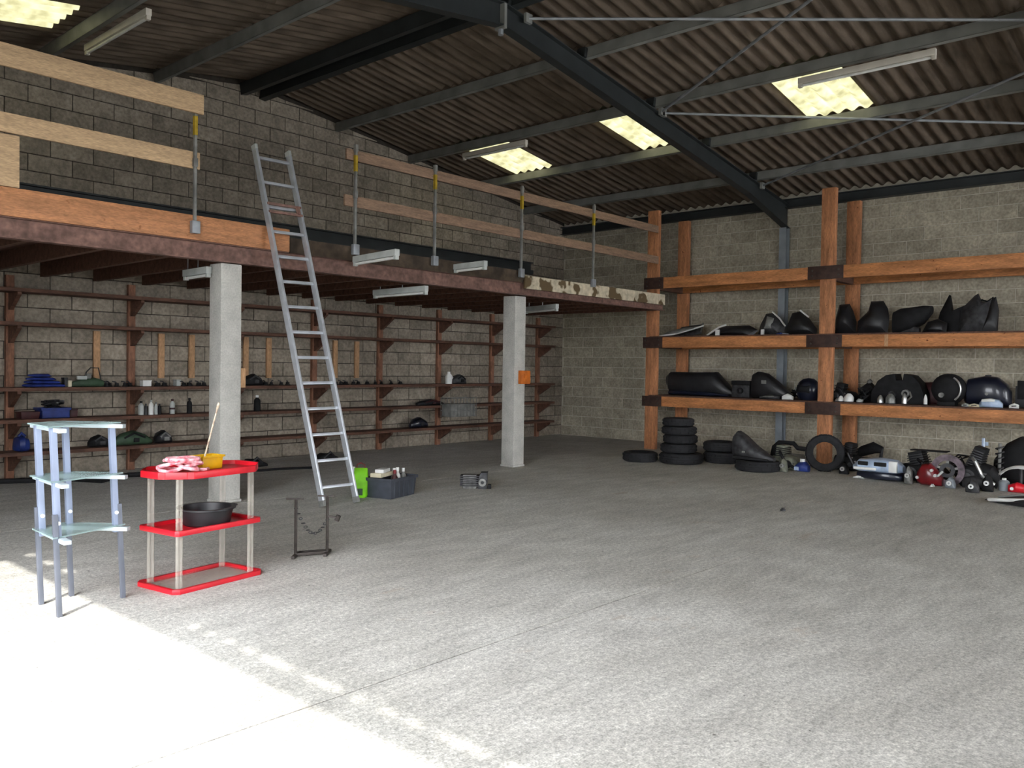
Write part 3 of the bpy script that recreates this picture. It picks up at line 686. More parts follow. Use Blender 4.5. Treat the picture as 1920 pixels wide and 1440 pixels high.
# ---------------------------------------------------------------- things on the gable-wall shelves
YS = Y1-.25
def spx(x0, x1, yt, i):
    """shelf span from pixels: centre x, width, height above shelf i"""
    a = at(x0, 700, 1, YS).x; b = at(x1, 700, 1, YS).x; z = at((x0+x1)/2, yt, 1, YS).z
    return (a+b)/2, b-a, max(.03, z-SH[i])
def on_shelf(name, lab, cat, x0, x1, yt, i, group=None, dy=0):
    c, w, h = spx(x0, x1, yt, i); return thing(name, lab, cat, (c, YS+dy, SH[i]+.001), 0, group), w, h
t, w, h = on_shelf('blue_tarpaulin', 'folded bright blue tarpaulin on the middle wall shelf', 'tarpaulin', 42, 116, 701, 2)
for k in range(4):
    MB().loft([(-w/2+.02*k, 0, .02, h*k/4+.01, h*(k+1)/4-.01), (-w/2+.03*k+.05, 0, .11, h*k/4, h*(k+1)/4), (w*.1, .01, .115, h*k/4, h*(k+1)/4), (w/2-.06*k, 0, .10, h*k/4, h*(k+1)/4-.005), (w/2-.05*k+.03, 0, .02, h*k/4+.005, h*(k+1)/4-.02)]).build('fold', M_blue, t)
t, w, h = on_shelf('hedge_trimmer', 'dark green power tool with a looped black cable on the middle wall shelf', 'power tool', 134, 192, 708, 2)
MB().loft([(-w/2,0,.02,.0,h*.5),(-w*.2,0,.07,0,h*.9),(w*.2,0,.08,0,h),(w/2,0,.05,0,h*.7)]).build('body', M_dgreen, t)
MB().tube([(-w*.1,0,h*.9),(-w*.02,0,h+.07),(w*.12,.01,h+.12),(w*.38,.01,h+.12),(w*.46,0,h*.6)], .008, 8).build('cable', M_black, t)
MB().box(-w*.4,-w*.08,-.08,-.04,h*.8,h+.02).build('guard', M_lamp_dim, t, bevel=.005); MB().box(-w*.08,w*.08,-.06,.0,h*.9,h+.05).build('trigger_block', M_grey, t, bevel=.006)
def smallbox(lab, cat, name, x0, x1, yt, i, m, m2=None, group=None):
    t, w, h = on_shelf(name, lab, cat, x0, x1, yt, i, group)
    MB().box(-w/2,w/2,-.05,.05,0,h*.8).build('carton', m, t, bevel=.006); MB().box(-w/2-.003,w/2+.003,-.053,.053,h*.8,h).build('lid', m2 or m, t, bevel=.004)
smallbox('tiny cream box between the blue tarpaulin and the green power tool', 'box', 'small_box', 125, 132, 713, 2, M_cream)
smallbox('small black case beside the folded blue tarpaulin', 'case', 'small_case', 118, 124, 708, 2, M_black)
smallbox('small white carton on the middle shelf right of an upright', 'box', 'small_box', 265, 281, 713, 2, M_white)
smallbox('tiny pale carton on the middle shelf below the slatted wall', 'box', 'small_box', 328, 336, 712, 2, M_lamp_dim)
# small black fittings strewn along the middle shelf
rnd = random.Random(3)
for k, px in enumerate((197, 206, 214, 232, 245, 292, 308, 340, 352, 372, 384, 500, 512, 524, 540, 628, 640, 652, 664, 676, 690, 704, 718, 736, 748)):
    c, w, h = spx(px-5, px+5, 712-2*(k % 3), 2)
    o = thing('small_fitting', 'small black metal fitting strewn along the middle wall shelf', 'fitting', (c, YS+rnd.uniform(-.08,.06), SH[2]+.001), rnd.uniform(0,3), 'small fittings on the middle wall shelf')
    r = rnd.uniform(.022,.036)
    MB().lathe([(.001,0),(r*1.3,0),(r*1.3,.012),(r,.014),(r*.9,.045),(.001,.045)], 8).build('base', M_blackm, o)
    MB().tube([(0,0,.04),(.02,.01,.062),(.05,.015,.066)], .009, 6).build('spout', M_dgrey, o)
# blue crate of tools
t, w, h = on_shelf('blue_crate', 'open blue plastic crate holding tangled dark parts on the fourth shelf', 'crate', 72, 124, 752, 3)
w2, hh = w/2, h*.62
MB().box(-w2,w2,-.12,-.11,0,hh).box(-w2,w2,.11,.12,0,hh).box(-w2,-w2+.01,-.12,.12,0,hh).box(w2-.01,w2,-.12,.12,0,hh).box(-w2,w2,-.12,.12,0,.01).build('basket', M_blue2, t, bevel=.003)
MB().box(-w2-.012,w2+.012,-.135,-.118,hh-.03,hh).box(-w2-.012,-w2,-.13,.13,hh-.03,hh).box(w2,w2+.012,-.13,.13,hh-.03,hh).build('rim', M_blue2, t, bevel=.003)
t2 = thing('cable_tangle', 'tangle of black leads and grey clips in the blue crate', 'cables', t.location+Vector((0,0,.015)))
MB().tube([((w2-.05)*math.sin(k*1.7), .08*math.cos(k*2.3), .05+h*.7*abs(math.sin(k*.37))) for k in range(46)], .012, 6).build('lead', M_black, t2)
MB().box(.01,.07,-.05,.0,h*.75,h*1.0).build('clip', M_grey, t2, bevel=.006)
smallbox('dark red box beside the blue crate', 'box', 'red_box', 126, 143, 766, 3, M_maroon)
t, w, h = on_shelf('flat_tray', 'low dark flat tray left of the blue crate', 'tray', 34, 70, 772, 3)
ringp = [(-w/2,-.1),(w/2,-.1),(w/2,.1),(-w/2,.1)]
MB().rings([[Vector((x*.9,y*.9,0)) for x,y in ringp],[Vector((x,y,h)) for x,y in ringp],[Vector((x*.93,y*.9,h)) for x,y in ringp],[Vector((x*.8,y*.8,.01)) for x,y in ringp]]).build('tray', M_maroon, t, bevel=.004)
MB().tube([(-w*.3,0,.03),(0,.03,.05),(w*.3,-.02,.04)], .02, 8).build('rod', M_blackm, t)
for x0, x1, yt, m, mc, lab in ((258,268,752,M_lamp_dim,M_blackm,'pale bottle next to the upright, first in the row of bottles'), (269,275,757,M_dgrey,M_dgrey,'thin dark teal bottle between the first two white bottles'), (277,286,750,M_white,M_lamp_dim,'plain white bottle second in the row of bottles'), (288,294,754,M_lamp_dim,M_grey,'slim grey bottle beside the plain white one'),
                          (294,301,757,M_blackm,M_black,'short black bottle beside the slim grey one'), (317,326,748,M_lamp_dim,M_maroon,'pale bottle with a dark band standing apart in the row'), (349,358,746,M_blackm,M_blackm,'black spray bottle nearest the concrete column'), (475,486,741,M_blackm,M_white,'black bottle with white cap beyond the concrete column')):
    c, w, h = spx(x0, x1, yt, 3); b = bottle((c, YS-.03, SH[3]+.001), max(h,.12), w*.5, m, mc, lab)
    if 'band' in lab: MB().lathe([(w*.52,h*.3),(w*.52,h*.42),(w*.49,h*.42),(w*.49,h*.3)], 16, closed=True).build('band', M_maroon, b)
# lowest shelf
t, w, h = on_shelf('blue_bag', 'dark blue sack slumped over the lowest shelf by the end upright', 'sack', 24, 54, 817, 4, dy=-.02)
MB().loft([(-w/2,0,.03,.02,h*.4),(-w*.3,0,.12,0,h*.9),(0,0,.14,0,h),(w*.3,0,.12,0,h*.85),(w/2,0,.04,.02,h*.5)]).build('sack', M_blue2, t)
MB().tube([(-.03,0,h*.95),(0,0,h+.03),(.04,0,h*.95)], .02, 8).build('knot', M_blue2, t)
def lump(name, lab, cat, x0, x1, yt, i, m, m2, dy=0):
    t, w, h = on_shelf(name, lab, cat, x0, x1, yt, i, dy=dy)
    MB().loft([(-w/2,0,.03,0,h*.45),(-w*.3,0,.09,0,h*.8),(0,0,.10,0,h),(w*.3,0,.09,0,h*.7),(w/2,0,.03,0,h*.3)]).build('body', m, t)
    MB().tube([(-w*.3,-.08,h*.5),(-w*.05,-.1,h*.85),(w*.25,-.09,h*.5)], .014, 7).build('strap', m2, t)
    MB().box(-.03,.04,-.11,-.07,h*.2,h*.5).build('buckle', m2, t, bevel=.006)
    return t
lump('tool_bag', 'low black tool bag on the lowest shelf behind the silver shelf unit', 'bag', 166, 206, 815, 4, M_blackm, M_dgrey)
lump('tool_bag', 'long dark green tool bag on the lowest shelf at the second upright', 'bag', 214, 284, 807, 4, M_dgreen, M_blackm)
lump('black_helmet', 'small black rounded helmet on the lowest shelf before the concrete column', 'helmet', 290, 322, 806, 4, M_black, M_grey)
lump('saddle_bag', 'black saddle bag on the middle shelf just beyond the concrete column', 'bag', 456, 492, 701, 2, M_blackm, M_dgrey)
# middle distance: jug, machine, wire basket
t, w, h = on_shelf('white_jug', 'white plastic jug on the middle shelf far along the wall', 'jug', 836, 847, 697, 2)
MB().lathe([(.001,0),(w*.42,0),(w*.45,h*.6),(w*.2,h*.85),(w*.2,h),(.001,h)], 14).build('body', M_white, t); MB().tube([(w*.4,0,h*.3),(w*.7,0,h*.5),(w*.3,0,h*.8)], .01, 6).build('handle', M_white, t)
lump('dark_bundle', 'dark bundle beside the white jug on the middle shelf', 'bundle', 848, 872, 702, 2, M_dgrey, M_blackm)
lump('dark_machine', 'black machine casing on the fourth shelf far along the wall', 'machine', 782, 832, 749, 3, M_blackm, M_maroon)
YB_ = Y1-SD-.145; a = at(836,770,1,YB_); b = at(884,770,1,YB_); w = b.x-a.x; zb = at(860,781,1,YB_).z; h = at(860,746,1,YB_).z-zb
t = thing('wire_basket', 'grey wire basket hung on the front edge of the fourth shelf', 'basket', ((a.x+b.x)/2, YB_, zb))
mb = MB()
for k in range(9):
    x = -w/2+w*k/8; mb.tube([(x,-.12,0),(x,-.13,h)], .005, 5).tube([(x,.12,0),(x,.13,h)], .005, 5)
for z in (.01, h*.33, h*.66, h): mb.tube([(-w/2,-.13,z),(w/2,-.13,z),(w/2,.13,z),(-w/2,.13,z)], .006, 5, closed=True)
mb.build('wires', M_grey, t)
for x in (-w*.3, w*.3): MB().box(x-.012,x+.012,.125,.17,SH[3]+.001-zb,SH[3]+.006-zb).box(x-.012,x+.012,.125,.135,SH[3]-.06-zb,SH[3]+.002-zb).build('hook', M_dgrey, t, smooth=False)
MB().box(-w/2+.01,w/2-.01,-.11,.11,.01,h*.7).build('liner', M_grey, t, bevel=.01)
lump('navy_holdall', 'small navy holdall on the lowest shelf far along the wall', 'bag', 770, 802, 782, 4, M_navy, M_black)
# hose on the floor along the wall
def floor_tube(name, lab, cat, pix, r, m, ends=M_blackm):
    P = [at(x, y, 2, 0)+Vector((0,0,r)) for x, y in pix]; o = P[0].copy(); o.z = 0
    t = thing(name, lab, cat, o); MB().tube([p-o for p in P], r, 8).build('hose', m, t)
    for e, f2 in ((P[0], P[1]), (P[-1], P[-2])): MB().tube([e-o, (e-o)+(e-f2).normalized()*.06], r*1.5 if r > .02 else r, 8).build('end_fitting', ends, t)
floor_tube('black_hose', 'black hose lying on the floor along the foot of the gable wall', 'hose', ((-20,908),(50,906),(120,902),(190,906),(240,895),(300,893),(330,887)), .03, M_blackm)
floor_tube('black_cable', 'thin black cable on the floor behind the red shelf unit', 'cable', ((455,884),(490,884),(530,881),(585,879)), .016, M_blackm)
for px, lab in ((612, 'small black parts heap on the floor at the wall behind the ladder'), (475, 'dark oily rag bundle on the floor behind the red shelf unit')):
    p = at(px, 864 if px > 500 else 876, 2, 0); t = thing('parts_heap', lab, 'scrap', p)
    MB().loft([(-.2,0,.04,0,.05),(-.08,0,.1,0,.12),(.08,.02,.1,0,.1),(.2,0,.04,0,.04)]).build('pile', M_blackm, t); MB().tube([(-.1,-.08,.05),(0,-.1,.14),(.1,-.06,.06)], .016, 7).build('hose_end', M_dgrey, t)

# ---------------------------------------------------------------- motorcycle spares on the rack and the floor
RZ = -math.pi/2                                # local x runs to the right along the rack wall, local y towards the wall
def rk(name, lab, cat, x0, x1, yt, lev, X=13.15, group=None):
    """thing on rack shelf 'lev' (or on the floor when lev is None) spanning pixels x0..x1, top at yt"""
    a = at(x0, 700, 0, X).y; b = at(x1, 700, 0, X).y; z0 = ZS[lev] if lev is not None else 0
    h = at((x0+x1)/2, yt, 0, X).z-z0
    return thing(name, lab, cat, (X, (a+b)/2, z0+.001), RZ, group), a-b, max(h, .05)
def fl(name, lab, cat, x0, x1, yt, yb, depth=.4, group=None, rz=RZ):
    """thing on the floor: front contact at pixel row yb"""
    p = at((x0+x1)/2, yb, 2, 0); X = p.x+depth/2*.75
    a = at(x0, 700, 0, X).y; b = at(x1, 700, 0, X).y; h = at((x0+x1)/2, yt, 0, X).z
    return thing(name, lab, cat, (X, (a+b)/2, .001), rz, group), a-b, max(h, .05)
def fairing(t, w, h, poly, m, m2=None, edge=None, bulge=.09, y=0, lean=.35, th=.012):
    P = [((x-.5)*w, z*h) for x, z in poly]
    o = MB().shell(P, bulge, th, y, lean).build('panel', m, t)
    if edge:
        E = [(Vector((P[i][0], y+lean*P[i][1]-.016, P[i][1]+.018))) for i in edge]
        MB().tube(E, .014, 7).build('trim_stripe', m2 or M_white, t)
    MB().box(-.05, .05, y+.02+lean*h*.25, y+.16+lean*h*.2, 0, .03).build('bracket', M_blackm, t, bevel=.004)
    return o
def engine(t, w, h, d=.34, m=M_blackm, m2=M_dgrey, m3=M_cast, sd=0, nfin=6):
    r = random.Random(sd)
    MB().loft([(-w*.5,0,d*.25,h*.05,h*.4),(-w*.42,0,d*.42,0,h*.52),(0,0,d*.48,0,h*.58),(w*.34,0,d*.42,0,h*.5),(w*.48,0,d*.22,h*.06,h*.34)], 16, .5).build('crankcase', m, t)
    cx = w*r.uniform(-.2,.1); Mx = Matrix.Translation((cx,0,h*.46)) @ Matrix.Rotation(r.uniform(-.35,.35),4,'Y')
    for k in range(nfin): 
        s_ = w*.20*(1-.04*k); z = h*.45*k/nfin*1.0
        MB().box(-s_,s_,-d*.36,d*.36,z,z+h*.03,Mx).build('fin', m2, t, bevel=.003)
    MB().box(-w*.15,w*.15,-d*.28,d*.28,-.02,h*.5,Mx).build('cylinder', m, t, bevel=.012)
    for k, (ax, az, rr, mm) in enumerate(((-w*.22,h*.26,min(w,h)*.20,m3), (w*.2,h*.24,min(w,h)*.16,m2))):
        MB().lathe([(.001,-.03),(rr*.55,-.03),(rr*.7,-.015),(rr,-.01),(rr,.04)], 18, (ax,-d*.46,az), 'y').build('side_cover', mm, t)
    MB().tube([(cx,-d*.3,h*.7),(cx+w*.12,-d*.5,h*.62),(cx+w*.3,-d*.52,h*.3),(w*.45,-d*.4,h*.12)], .022, 8).build('pipe', m2 if sd % 2 else M_chrome, t)
    for k in range(5): MB().lathe([(.001,-.014),(.012,-.014),(.012,.01)], 6, (r.uniform(-w*.4,w*.4),-d*.43,r.uniform(.03,h*.5)), 'y').build('bolt', M_chrome, t)
def tyre(t, R, wd, z=0, ax='z', m=M_rubber, nm='tread', c=(0,0)):
    q = wd/2
    prof = [(R*.60,-q*.72),(R*.66,-q*.95),(R*.82,-q*1.0),(R*.94,-q*.86),(R*.985,-q*.55),(R*.985,-q*.50),(R*.97,-q*.48),(R*.97,-q*.40),(R,-q*.38),(R,-q*.06),(R*.975,-q*.05),(R*.975,q*.05),(R,q*.06),(R,q*.38),(R*.97,q*.40),(R*.97,q*.48),(R*.985,q*.50),(R*.985,q*.55),(R*.94,q*.86),(R*.82,q),(R*.66,q*.95),(R*.60,q*.72),(R*.64,q*.6),(R*.86,q*.5),(R*.90,0),(R*.86,-q*.5),(R*.64,-q*.6)]
    return MB().lathe(prof, 32, (c[0],c[1],z+q) if ax == 'z' else (c[0],c[1],z+R), ax, closed=True).build(nm, m, t)
# shelf 2 (upper): left bay
t, w, h = rk('grey_fairing', 'flat grey fairing panel with a pale edge at the end of the upper rack shelf', 'fairing', 1243, 1322, 612, 1)
fairing(t, w, h, [(0,0),(.35,.12),(.8,.65),(1,.9),(.98,1),(.55,.85),(.2,.55)], M_grey, M_white, (0,1,2,3), .06, -.15, .5)
t, w, h = rk('grey_fairing', 'second smaller grey panel lying behind the pale-edged fairing', 'fairing', 1256, 1312, 608, 1, 13.4)
fairing(t, w, h, [(0,.1),(.5,0),(1,.3),(1,1),(.3,.8)], M_dgrey, M_grey, (2,3), .05, 0, .4)
t, w, h = rk('black_side_panel', 'low black side panel with a white flash on the upper rack shelf', 'fairing', 1330, 1424, 611, 1)
fairing(t, w, h, [(0,0),(.9,0),(1,.5),(.8,1),(.35,1),(.22,.8)], M_black, M_white, (0,5,4), .09, -.1, .4)
MB().box(-w*.28,-w*.20,-.2,-.17,0,h*.6).build('white_flash', M_white, t, bevel=.004)
t, w, h = rk('nose_fairing', 'pointed grey nose fairing with white edge standing beside the steel column', 'fairing', 1424, 1474, 587, 1)
fairing(t, w, h, [(0,0),(.9,0),(1,.35),(.75,.7),(.45,1),(.2,.98),(.05,.5)], M_dgrey, M_white, (4,3,2), .12, -.1, .3)
MB().shell([(-w*.2,h*.3),(w*.08,h*.3),(w*.12,h*.75),(-w*.15,h*.85)], .04, .01, -.20, .3).build('windscreen', M_grey, t); MB().box(-w*.22,-w*.1,-.26,-.23,0,h*.25).build('lamp_mount', M_white, t, bevel=.006)
t, w, h = rk('nose_fairing', 'black pointed nose fairing with white edge nearest the middle rack post', 'fairing', 1474, 1534, 584, 1)
fairing(t, w, h, [(0,0),(1,0),(.98,.25),(.7,.7),(.4,1),(.15,.95),(.05,.4)], M_black, M_white, (4,3), .12, -.1, .3)
t, w, h = rk('blue_rag', 'small dark blue rag on the shelf edge below the nose fairings', 'rag', 1450, 1478, 622, 1, 12.85)
MB().loft([(-w/2,0,.03,0,h*.4),(-w*.1,0,.07,0,h),(w*.2,.01,.06,0,h*.7),(w/2,0,.02,0,h*.4)]).build('cloth', M_navy, t); MB().loft([(-w*.2,-.07,.02,-.0,.02),(w*.1,-.08,.03,0,.03),(w*.2,-.07,.01,0,.01)]).build('hem', M_blue2, t)
# upper shelf, right bay
t, w, h = rk('black_seat_cowl', 'black rounded seat cowl right of the middle post on the upper shelf', 'fairing', 1566, 1608, 570, 1)
fairing(t, w, h, [(0,0),(1,0),(.95,.4),(.75,.75),(.55,1),(.1,.98),(0,.5)], M_black, None, None, .14, -.1, .25)
t, w, h = rk('black_tail_fairing', 'black tail fairing with a squared peak on the upper shelf', 'fairing', 1610, 1668, 565, 1)
fairing(t, w, h, [(0,0),(1,0),(1,.45),(.92,.75),(.75,1),(.35,1),(.3,.7),(.0,.4)], M_black, None, None, .13, -.14, .28)
t, w, h = rk('bike_saddle', 'black seat with a flat overhanging top on the upper shelf', 'seat', 1674, 1744, 574, 1)
MB().loft([(-w*.5,0,.10,0,h*.8),(-w*.3,0,.14,0,h*.92),(0,0,.15,h*.12,h*.95),(w*.3,0,.13,h*.35,h),(w*.5,0,.10,h*.7,h*.98)]).build('cushion', M_blackm, t)
MB().loft([(-w*.45,0,.08,0,h*.2),(w*.1,0,.1,0,h*.3),(w*.2,0,.05,0,h*.2)]).build('base_pan', M_dgrey, t)
t, w, h = rk('black_belly_pan', 'low black belly pan between the seat and the spiky fairing', 'fairing', 1726, 1772, 598, 1, 13.0)
fairing(t, w, h, [(0,0),(1,0),(1,.7),(.6,1),(.2,.8)], M_black, None, None, .07, 0, .3)
t, w, h = rk('spiky_fairing', 'black fairing with a tall thin spike on the upper shelf', 'fairing', 1752, 1812, 552, 1, 13.3)
fairing(t, w, h, [(0,0),(1,0),(1,.75),(.78,.68),(.55,.55),(.42,.98),(.36,1),(.12,.55)], M_blackm, None, None, .08, -.05, .22)
t, w, h = rk('pointed_fairing', 'dark grey fairing with a pointed peak at the end of the upper shelf row', 'fairing', 1798, 1862, 550, 1, 13.25)
fairing(t, w, h, [(0,0),(1,0),(1,.6),(.92,.85),(.78,.75),(.6,.8),(.48,1),(.38,.95),(.0,.6)], M_dgrey, M_blackm, (2,3,4,5), .12, -.08, .25)
t, w, h = rk('fairing_cheek', 'narrow black fairing cheek leaning at the end of the upper shelf row', 'fairing', 1838, 1868, 556, 1, 12.95)
fairing(t, w, h, [(0,0),(1,0),(1,.6),(.75,1),(.5,.95),(.3,.5)], M_black, None, None, .06, 0, .2)
# shelf 1 (lower): left bay
t, w, h = rk('dual_seat', 'long black dual seat resting upside down on the lower rack shelf', 'seat', 1252, 1378, 697, 0)
MB().loft([(-w*.5,0,.06,h*.45,h*.8),(-w*.42,0,.16,h*.1,h*.98),(0,0,.18,0,h*.98),(w*.24,0,.17,0,h),(w*.4,0,.13,0,h*.5),(w*.5,0,.05,0,h*.2)]).build('cushion', M_black, t)
MB().loft([(-w*.4,-.05,.14,0,h*.2),(w*.1,-.05,.16,0,h*.22),(w*.46,-.05,.08,0,h*.12)]).build('base_pan', M_navy, t)
t, w, h = rk('air_box', 'dark square air filter box on the lower rack shelf', 'box', 1380, 1413, 714, 0)
MB().box(-w/2,w/2,-.14,.14,0,h*.75).build('body', M_dgrey, t, bevel=.015); MB().box(-w/2-.01,w/2+.01,-.15,.15,h*.75,h).build('lid', M_blackm, t, bevel=.01); MB().lathe([(.03,-.03),(.05,-.03),(.05,.02),(.03,.02)], 14, (0,-.15,h*.4), 'y', closed=True).build('intake', M_blackm, t)
t, w, h = rk('wedge_seat', 'black wedge-shaped seat unit with a pale badge on the lower rack shelf', 'seat', 1414, 1488, 697, 0, 13.0)
MB().loft([(-w*.5,0,.10,0,h*.9),(-w*.36,0,.14,0,h),(-w*.15,0,.15,0,h*.93),(w*.15,0,.13,0,h*.6),(w*.4,0,.09,0,h*.25),(w*.5,0,.03,0,h*.1)]).build('cushion', M_black, t)
MB().box(-w*.2,-w*.08,-.16,-.145,h*.55,h*.68).build('badge', M_grey, t, bevel=.004)
t, w, h = rk('tail_lamp', 'small white lamp lens at the shelf edge below the wedge seat', 'lamp', 1468, 1488, 738, 0, 12.78)
MB().loft([(-w/2,0,.02,0,h*.6),(0,0,.035,0,h),(w/2,0,.02,0,h*.6)]).build('lens', M_white, t); MB().box(-w*.4,w*.4,.02,.045,0,h*.5).build('mount', M_blackm, t, bevel=.003)
t, w, h = rk('rear_mudguard', 'small grey bracket and mudguard piece left of the white lamp lens', 'part', 1426, 1462, 739, 0, 12.78)
MB().loft([(-w/2,0,.02,0,h*.5),(0,0,.05,0,h),(w/2,0,.03,0,h*.7)]).build('shell', M_dgrey, t); MB().tube([(-w*.3,-.04,h*.5),(w*.3,-.05,h*.6)], .008, 6).build('stay', M_grey, t)
t, w, h = rk('navy_helmet', 'navy blue helmet beside the middle post on the lower shelf', 'helmet', 1494, 1540, 709, 0)
MB().lathe([(.001,h),(w*.22,h*.96),(w*.38,h*.8),(w*.46,h*.55),(w*.44,h*.25),(w*.36,.0),(.001,.0)], 24).build('shell', M_navy, t)
MB().shell([(-w*.36,h*.35),(w*.2,h*.3),(w*.22,h*.65),(-w*.3,h*.68)], .05, .008, -w*.40, 0).build('visor', M_blackm, t); MB().lathe([(.001,-.012),(.03,-.012),(.03,.01)], 12, (-w*.38,-w*.25,h*.5), 'y').build('hinge', M_grey, t)
# lower shelf, right bay
t, w, h = rk('gearbox', 'black gearbox casing right of the middle post on the lower shelf', 'engine part', 1560, 1610, 717, 0); engine(t, w, h, .32, M_blackm, M_black, M_dgrey, 1, 3)
for x0, x1, yt, lab, m in ((1567,1575,748,'pale round cap near the middle post on the lower shelf',M_grey), (1573,1583,742,'small white cap beside the pale round cap',M_white), (1584,1602,738,'bright white carburettor bowl on the lower shelf',M_white), (1607,1618,748,'pale pinkish cap right of the bright white bowl',M_lamp_dim), (1646,1658,741,'small bright alloy cap below the arched engine block',M_chrome), (1662,1680,738,'grey alloy float bowl below the arched engine block',M_cast), (1692,1702,738,'bright alloy stub at the foot of the arched engine block',M_chrome), (1733,1740,740,'tiny white cap below the maroon cover',M_white)):
    t, w, h = rk('carburettor_bowl', lab, 'engine part', x0, x1, yt, 0, 12.80); r = w/2
    MB().lathe([(.001,0),(r,0),(r,h*.55),(r*.7,h*.8),(r*.3,h),(.001,h)], 14).build('dome', m, t); MB().lathe([(r*1.15,0),(r*1.15,.012),(r*.9,.012),(r*.9,0)], 14, closed=True).build('flange', M_dgrey, t)
t, w, h = rk('starter_motor', 'small dark starter motor leaning against the arched engine block', 'engine part', 1616, 1640, 711, 0, 13.3); 
MB().tube([(-w*.4,0,h*.35),(w*.4,0,h*.7)], h*.26, 14).build('motor', M_blackm, t); MB().tube([(w*.1,-.05,h*.85),(w*.35,-.05,h*.95)], .03, 10).build('solenoid', M_grey, t); MB().box(-w*.45,w*.45,-.06,.06,0,h*.3).build('mount', M_blackm, t, bevel=.008)
t, w, h = rk('engine_block', 'black arched engine block with a notch in its top and alloy fittings', 'engine', 1640, 1738, 701, 0, 13.1)
P = [(-.5,0),(.5,0),(.5,.35),(.42,.7),(.28,.95),(.12,1),(.10,.78),(-.02,.78),(-.05,1),(-.22,.95),(-.38,.75),(-.5,.35)]
MB().prism([(x*w, z*h) for x, z in P], -.14, .16).build('block', M_blackm, t, bevel=.012)
MB().lathe([(.03,-.05),(.055,-.05),(.06,.03),(.03,.03)], 16, (w*.18,-.14,h*.35), 'y', closed=True).build('port', M_cast, t)
MB().lathe([(.03,-.05),(.05,-.05),(.055,.03),(.03,.03)], 16, (-w*.08,-.14,h*.3), 'y', closed=True).build('port', M_dgrey, t)
MB().tube([(w*.25,-.16,h*.4),(w*.3,-.2,h*.25),(w*.22,-.2,h*.1)], .014, 8).build('pipe', M_chrome, t)
t, w, h = rk('maroon_cover', 'dark maroon side cover between the two black engine parts', 'cover', 1728, 1772, 716, 0, 13.42); fairing(t, w, h, [(0,0),(1,0),(1,.9),(.7,1),(0,.95)], M_maroon, None, None, .06, -.1, .1)
t, w, h = rk('clutch_housing', 'black clutch housing with a bright curved rim on the lower shelf', 'engine part', 1757, 1799, 699, 0, 12.96)
MB().lathe([(.001,-.10),(h*.30,-.10),(h*.42,-.06),(h*.47,.0),(h*.47,.12),(.001,.12)], 26, (0,0,h*.5), 'y').build('housing', M_blackm, t)
MB().tube([(h*.40*math.cos(a),-.085,h*.5+h*.40*math.sin(a)) for a in [math.radians(60-14*k) for k in range(9)]], .014, 7).build('rim', M_chrome, t); MB().lathe([(.001,-.03),(.035,-.03),(.035,.01)], 14, (-.05,-.11,h*.32), 'y').build('hub', M_cast, t)
MB().box(-w*.4,w*.4,-.08,.1,0,h*.12).build('foot', M_blackm, t, bevel=.01)
t, w, h = rk('fuel_tank', 'large navy black fuel tank with a small pale badge on the lower shelf', 'fuel tank', 1810, 1898, 705, 0, 13.2)
MB().loft([(-w*.5,0,.08,h*.15,h*.75),(-w*.4,0,.16,.0,h*.9),(-.05*w,0,.19,0,h),(w*.2,0,.18,0,h*.97),(w*.4,0,.13,0,h*.75),(w*.5,0,.05,0,h*.5)], 20).build('shell', M_navy, t)
MB().lathe([(.001,0),(.035,0),(.04,.01),(.04,.02),(.001,.022)], 18, (0,0,h*.985)).build('filler_cap', M_dgrey, t); MB().lathe([(.001,-.012),(.022,-.012),(.022,.02)], 12, (w*.04,-.178,h*.42), 'y').build('badge', M_grey, t)
t, w, h = rk('headlamp_bowl', 'shiny pale blue headlamp bowl in front of the fuel tank', 'headlamp', 1838, 1882, 747, 0, 12.82)
MB().lathe([(.001,-.05),(w*.30,-.04),(w*.44,0),(w*.44,.03),(.001,.05)], 24, (0,.02,h*.5), 'z').build('bowl', M_skyblue, t) if 0 else MB().loft([(-w*.5,0,.02,0,h*.5),(-w*.35,0,.07,0,h*.9),(0,0,.08,0,h),(w*.35,0,.07,0,h*.85),(w*.5,0,.02,0,h*.5)], 18).build('bowl', M_skyblue, t)
MB().loft([(-w*.36,-.03,.045,h*.55,h*.9),(0,-.035,.055,h*.6,h*1.02),(w*.2,-.03,.045,h*.6,h*.9)]).build('painted_glint', M_white, t)  # glint on the bowl, modelled as a white piece
smb = lambda x0, x1, yt, lab, m: (lambda r: (MB().loft([(-r[1]/2,0,.02,0,r[2]*.6),(0,0,.04,0,r[2]),(r[1]/2,0,.02,0,r[2]*.7)]).build('casing', m, r[0]), MB().tube([(-r[1]*.2,-.03,r[2]*.4),(r[1]*.3,-.045,r[2]*.5)], .007, 6).build('wire', M_blackm, r[0])))(rk('indicator', lab, 'lamp', x0, x1, yt, 0, 12.80))
smb(1818,1838,757,'cream indicator lamp left of the pale blue bowl',M_cream); smb(1805,1818,760,'brown indicator lamp at the left of the cream one',M_lamp_dim); smb(1894,1912,756,'white indicator lamp right of the pale blue bowl',M_white)
t, w, h = rk('black_battery_tray', 'black battery tray at the right end of the lower shelf', 'part', 1908, 1950, 714, 0, 13.4)
MB().box(-w/2,w/2,-.12,.12,0,h*.8).build('tray', M_black, t, bevel=.012); MB().box(-w*.4,w*.4,-.14,-.12,h*.3,h).build('strap', M_blackm, t, bevel=.006)

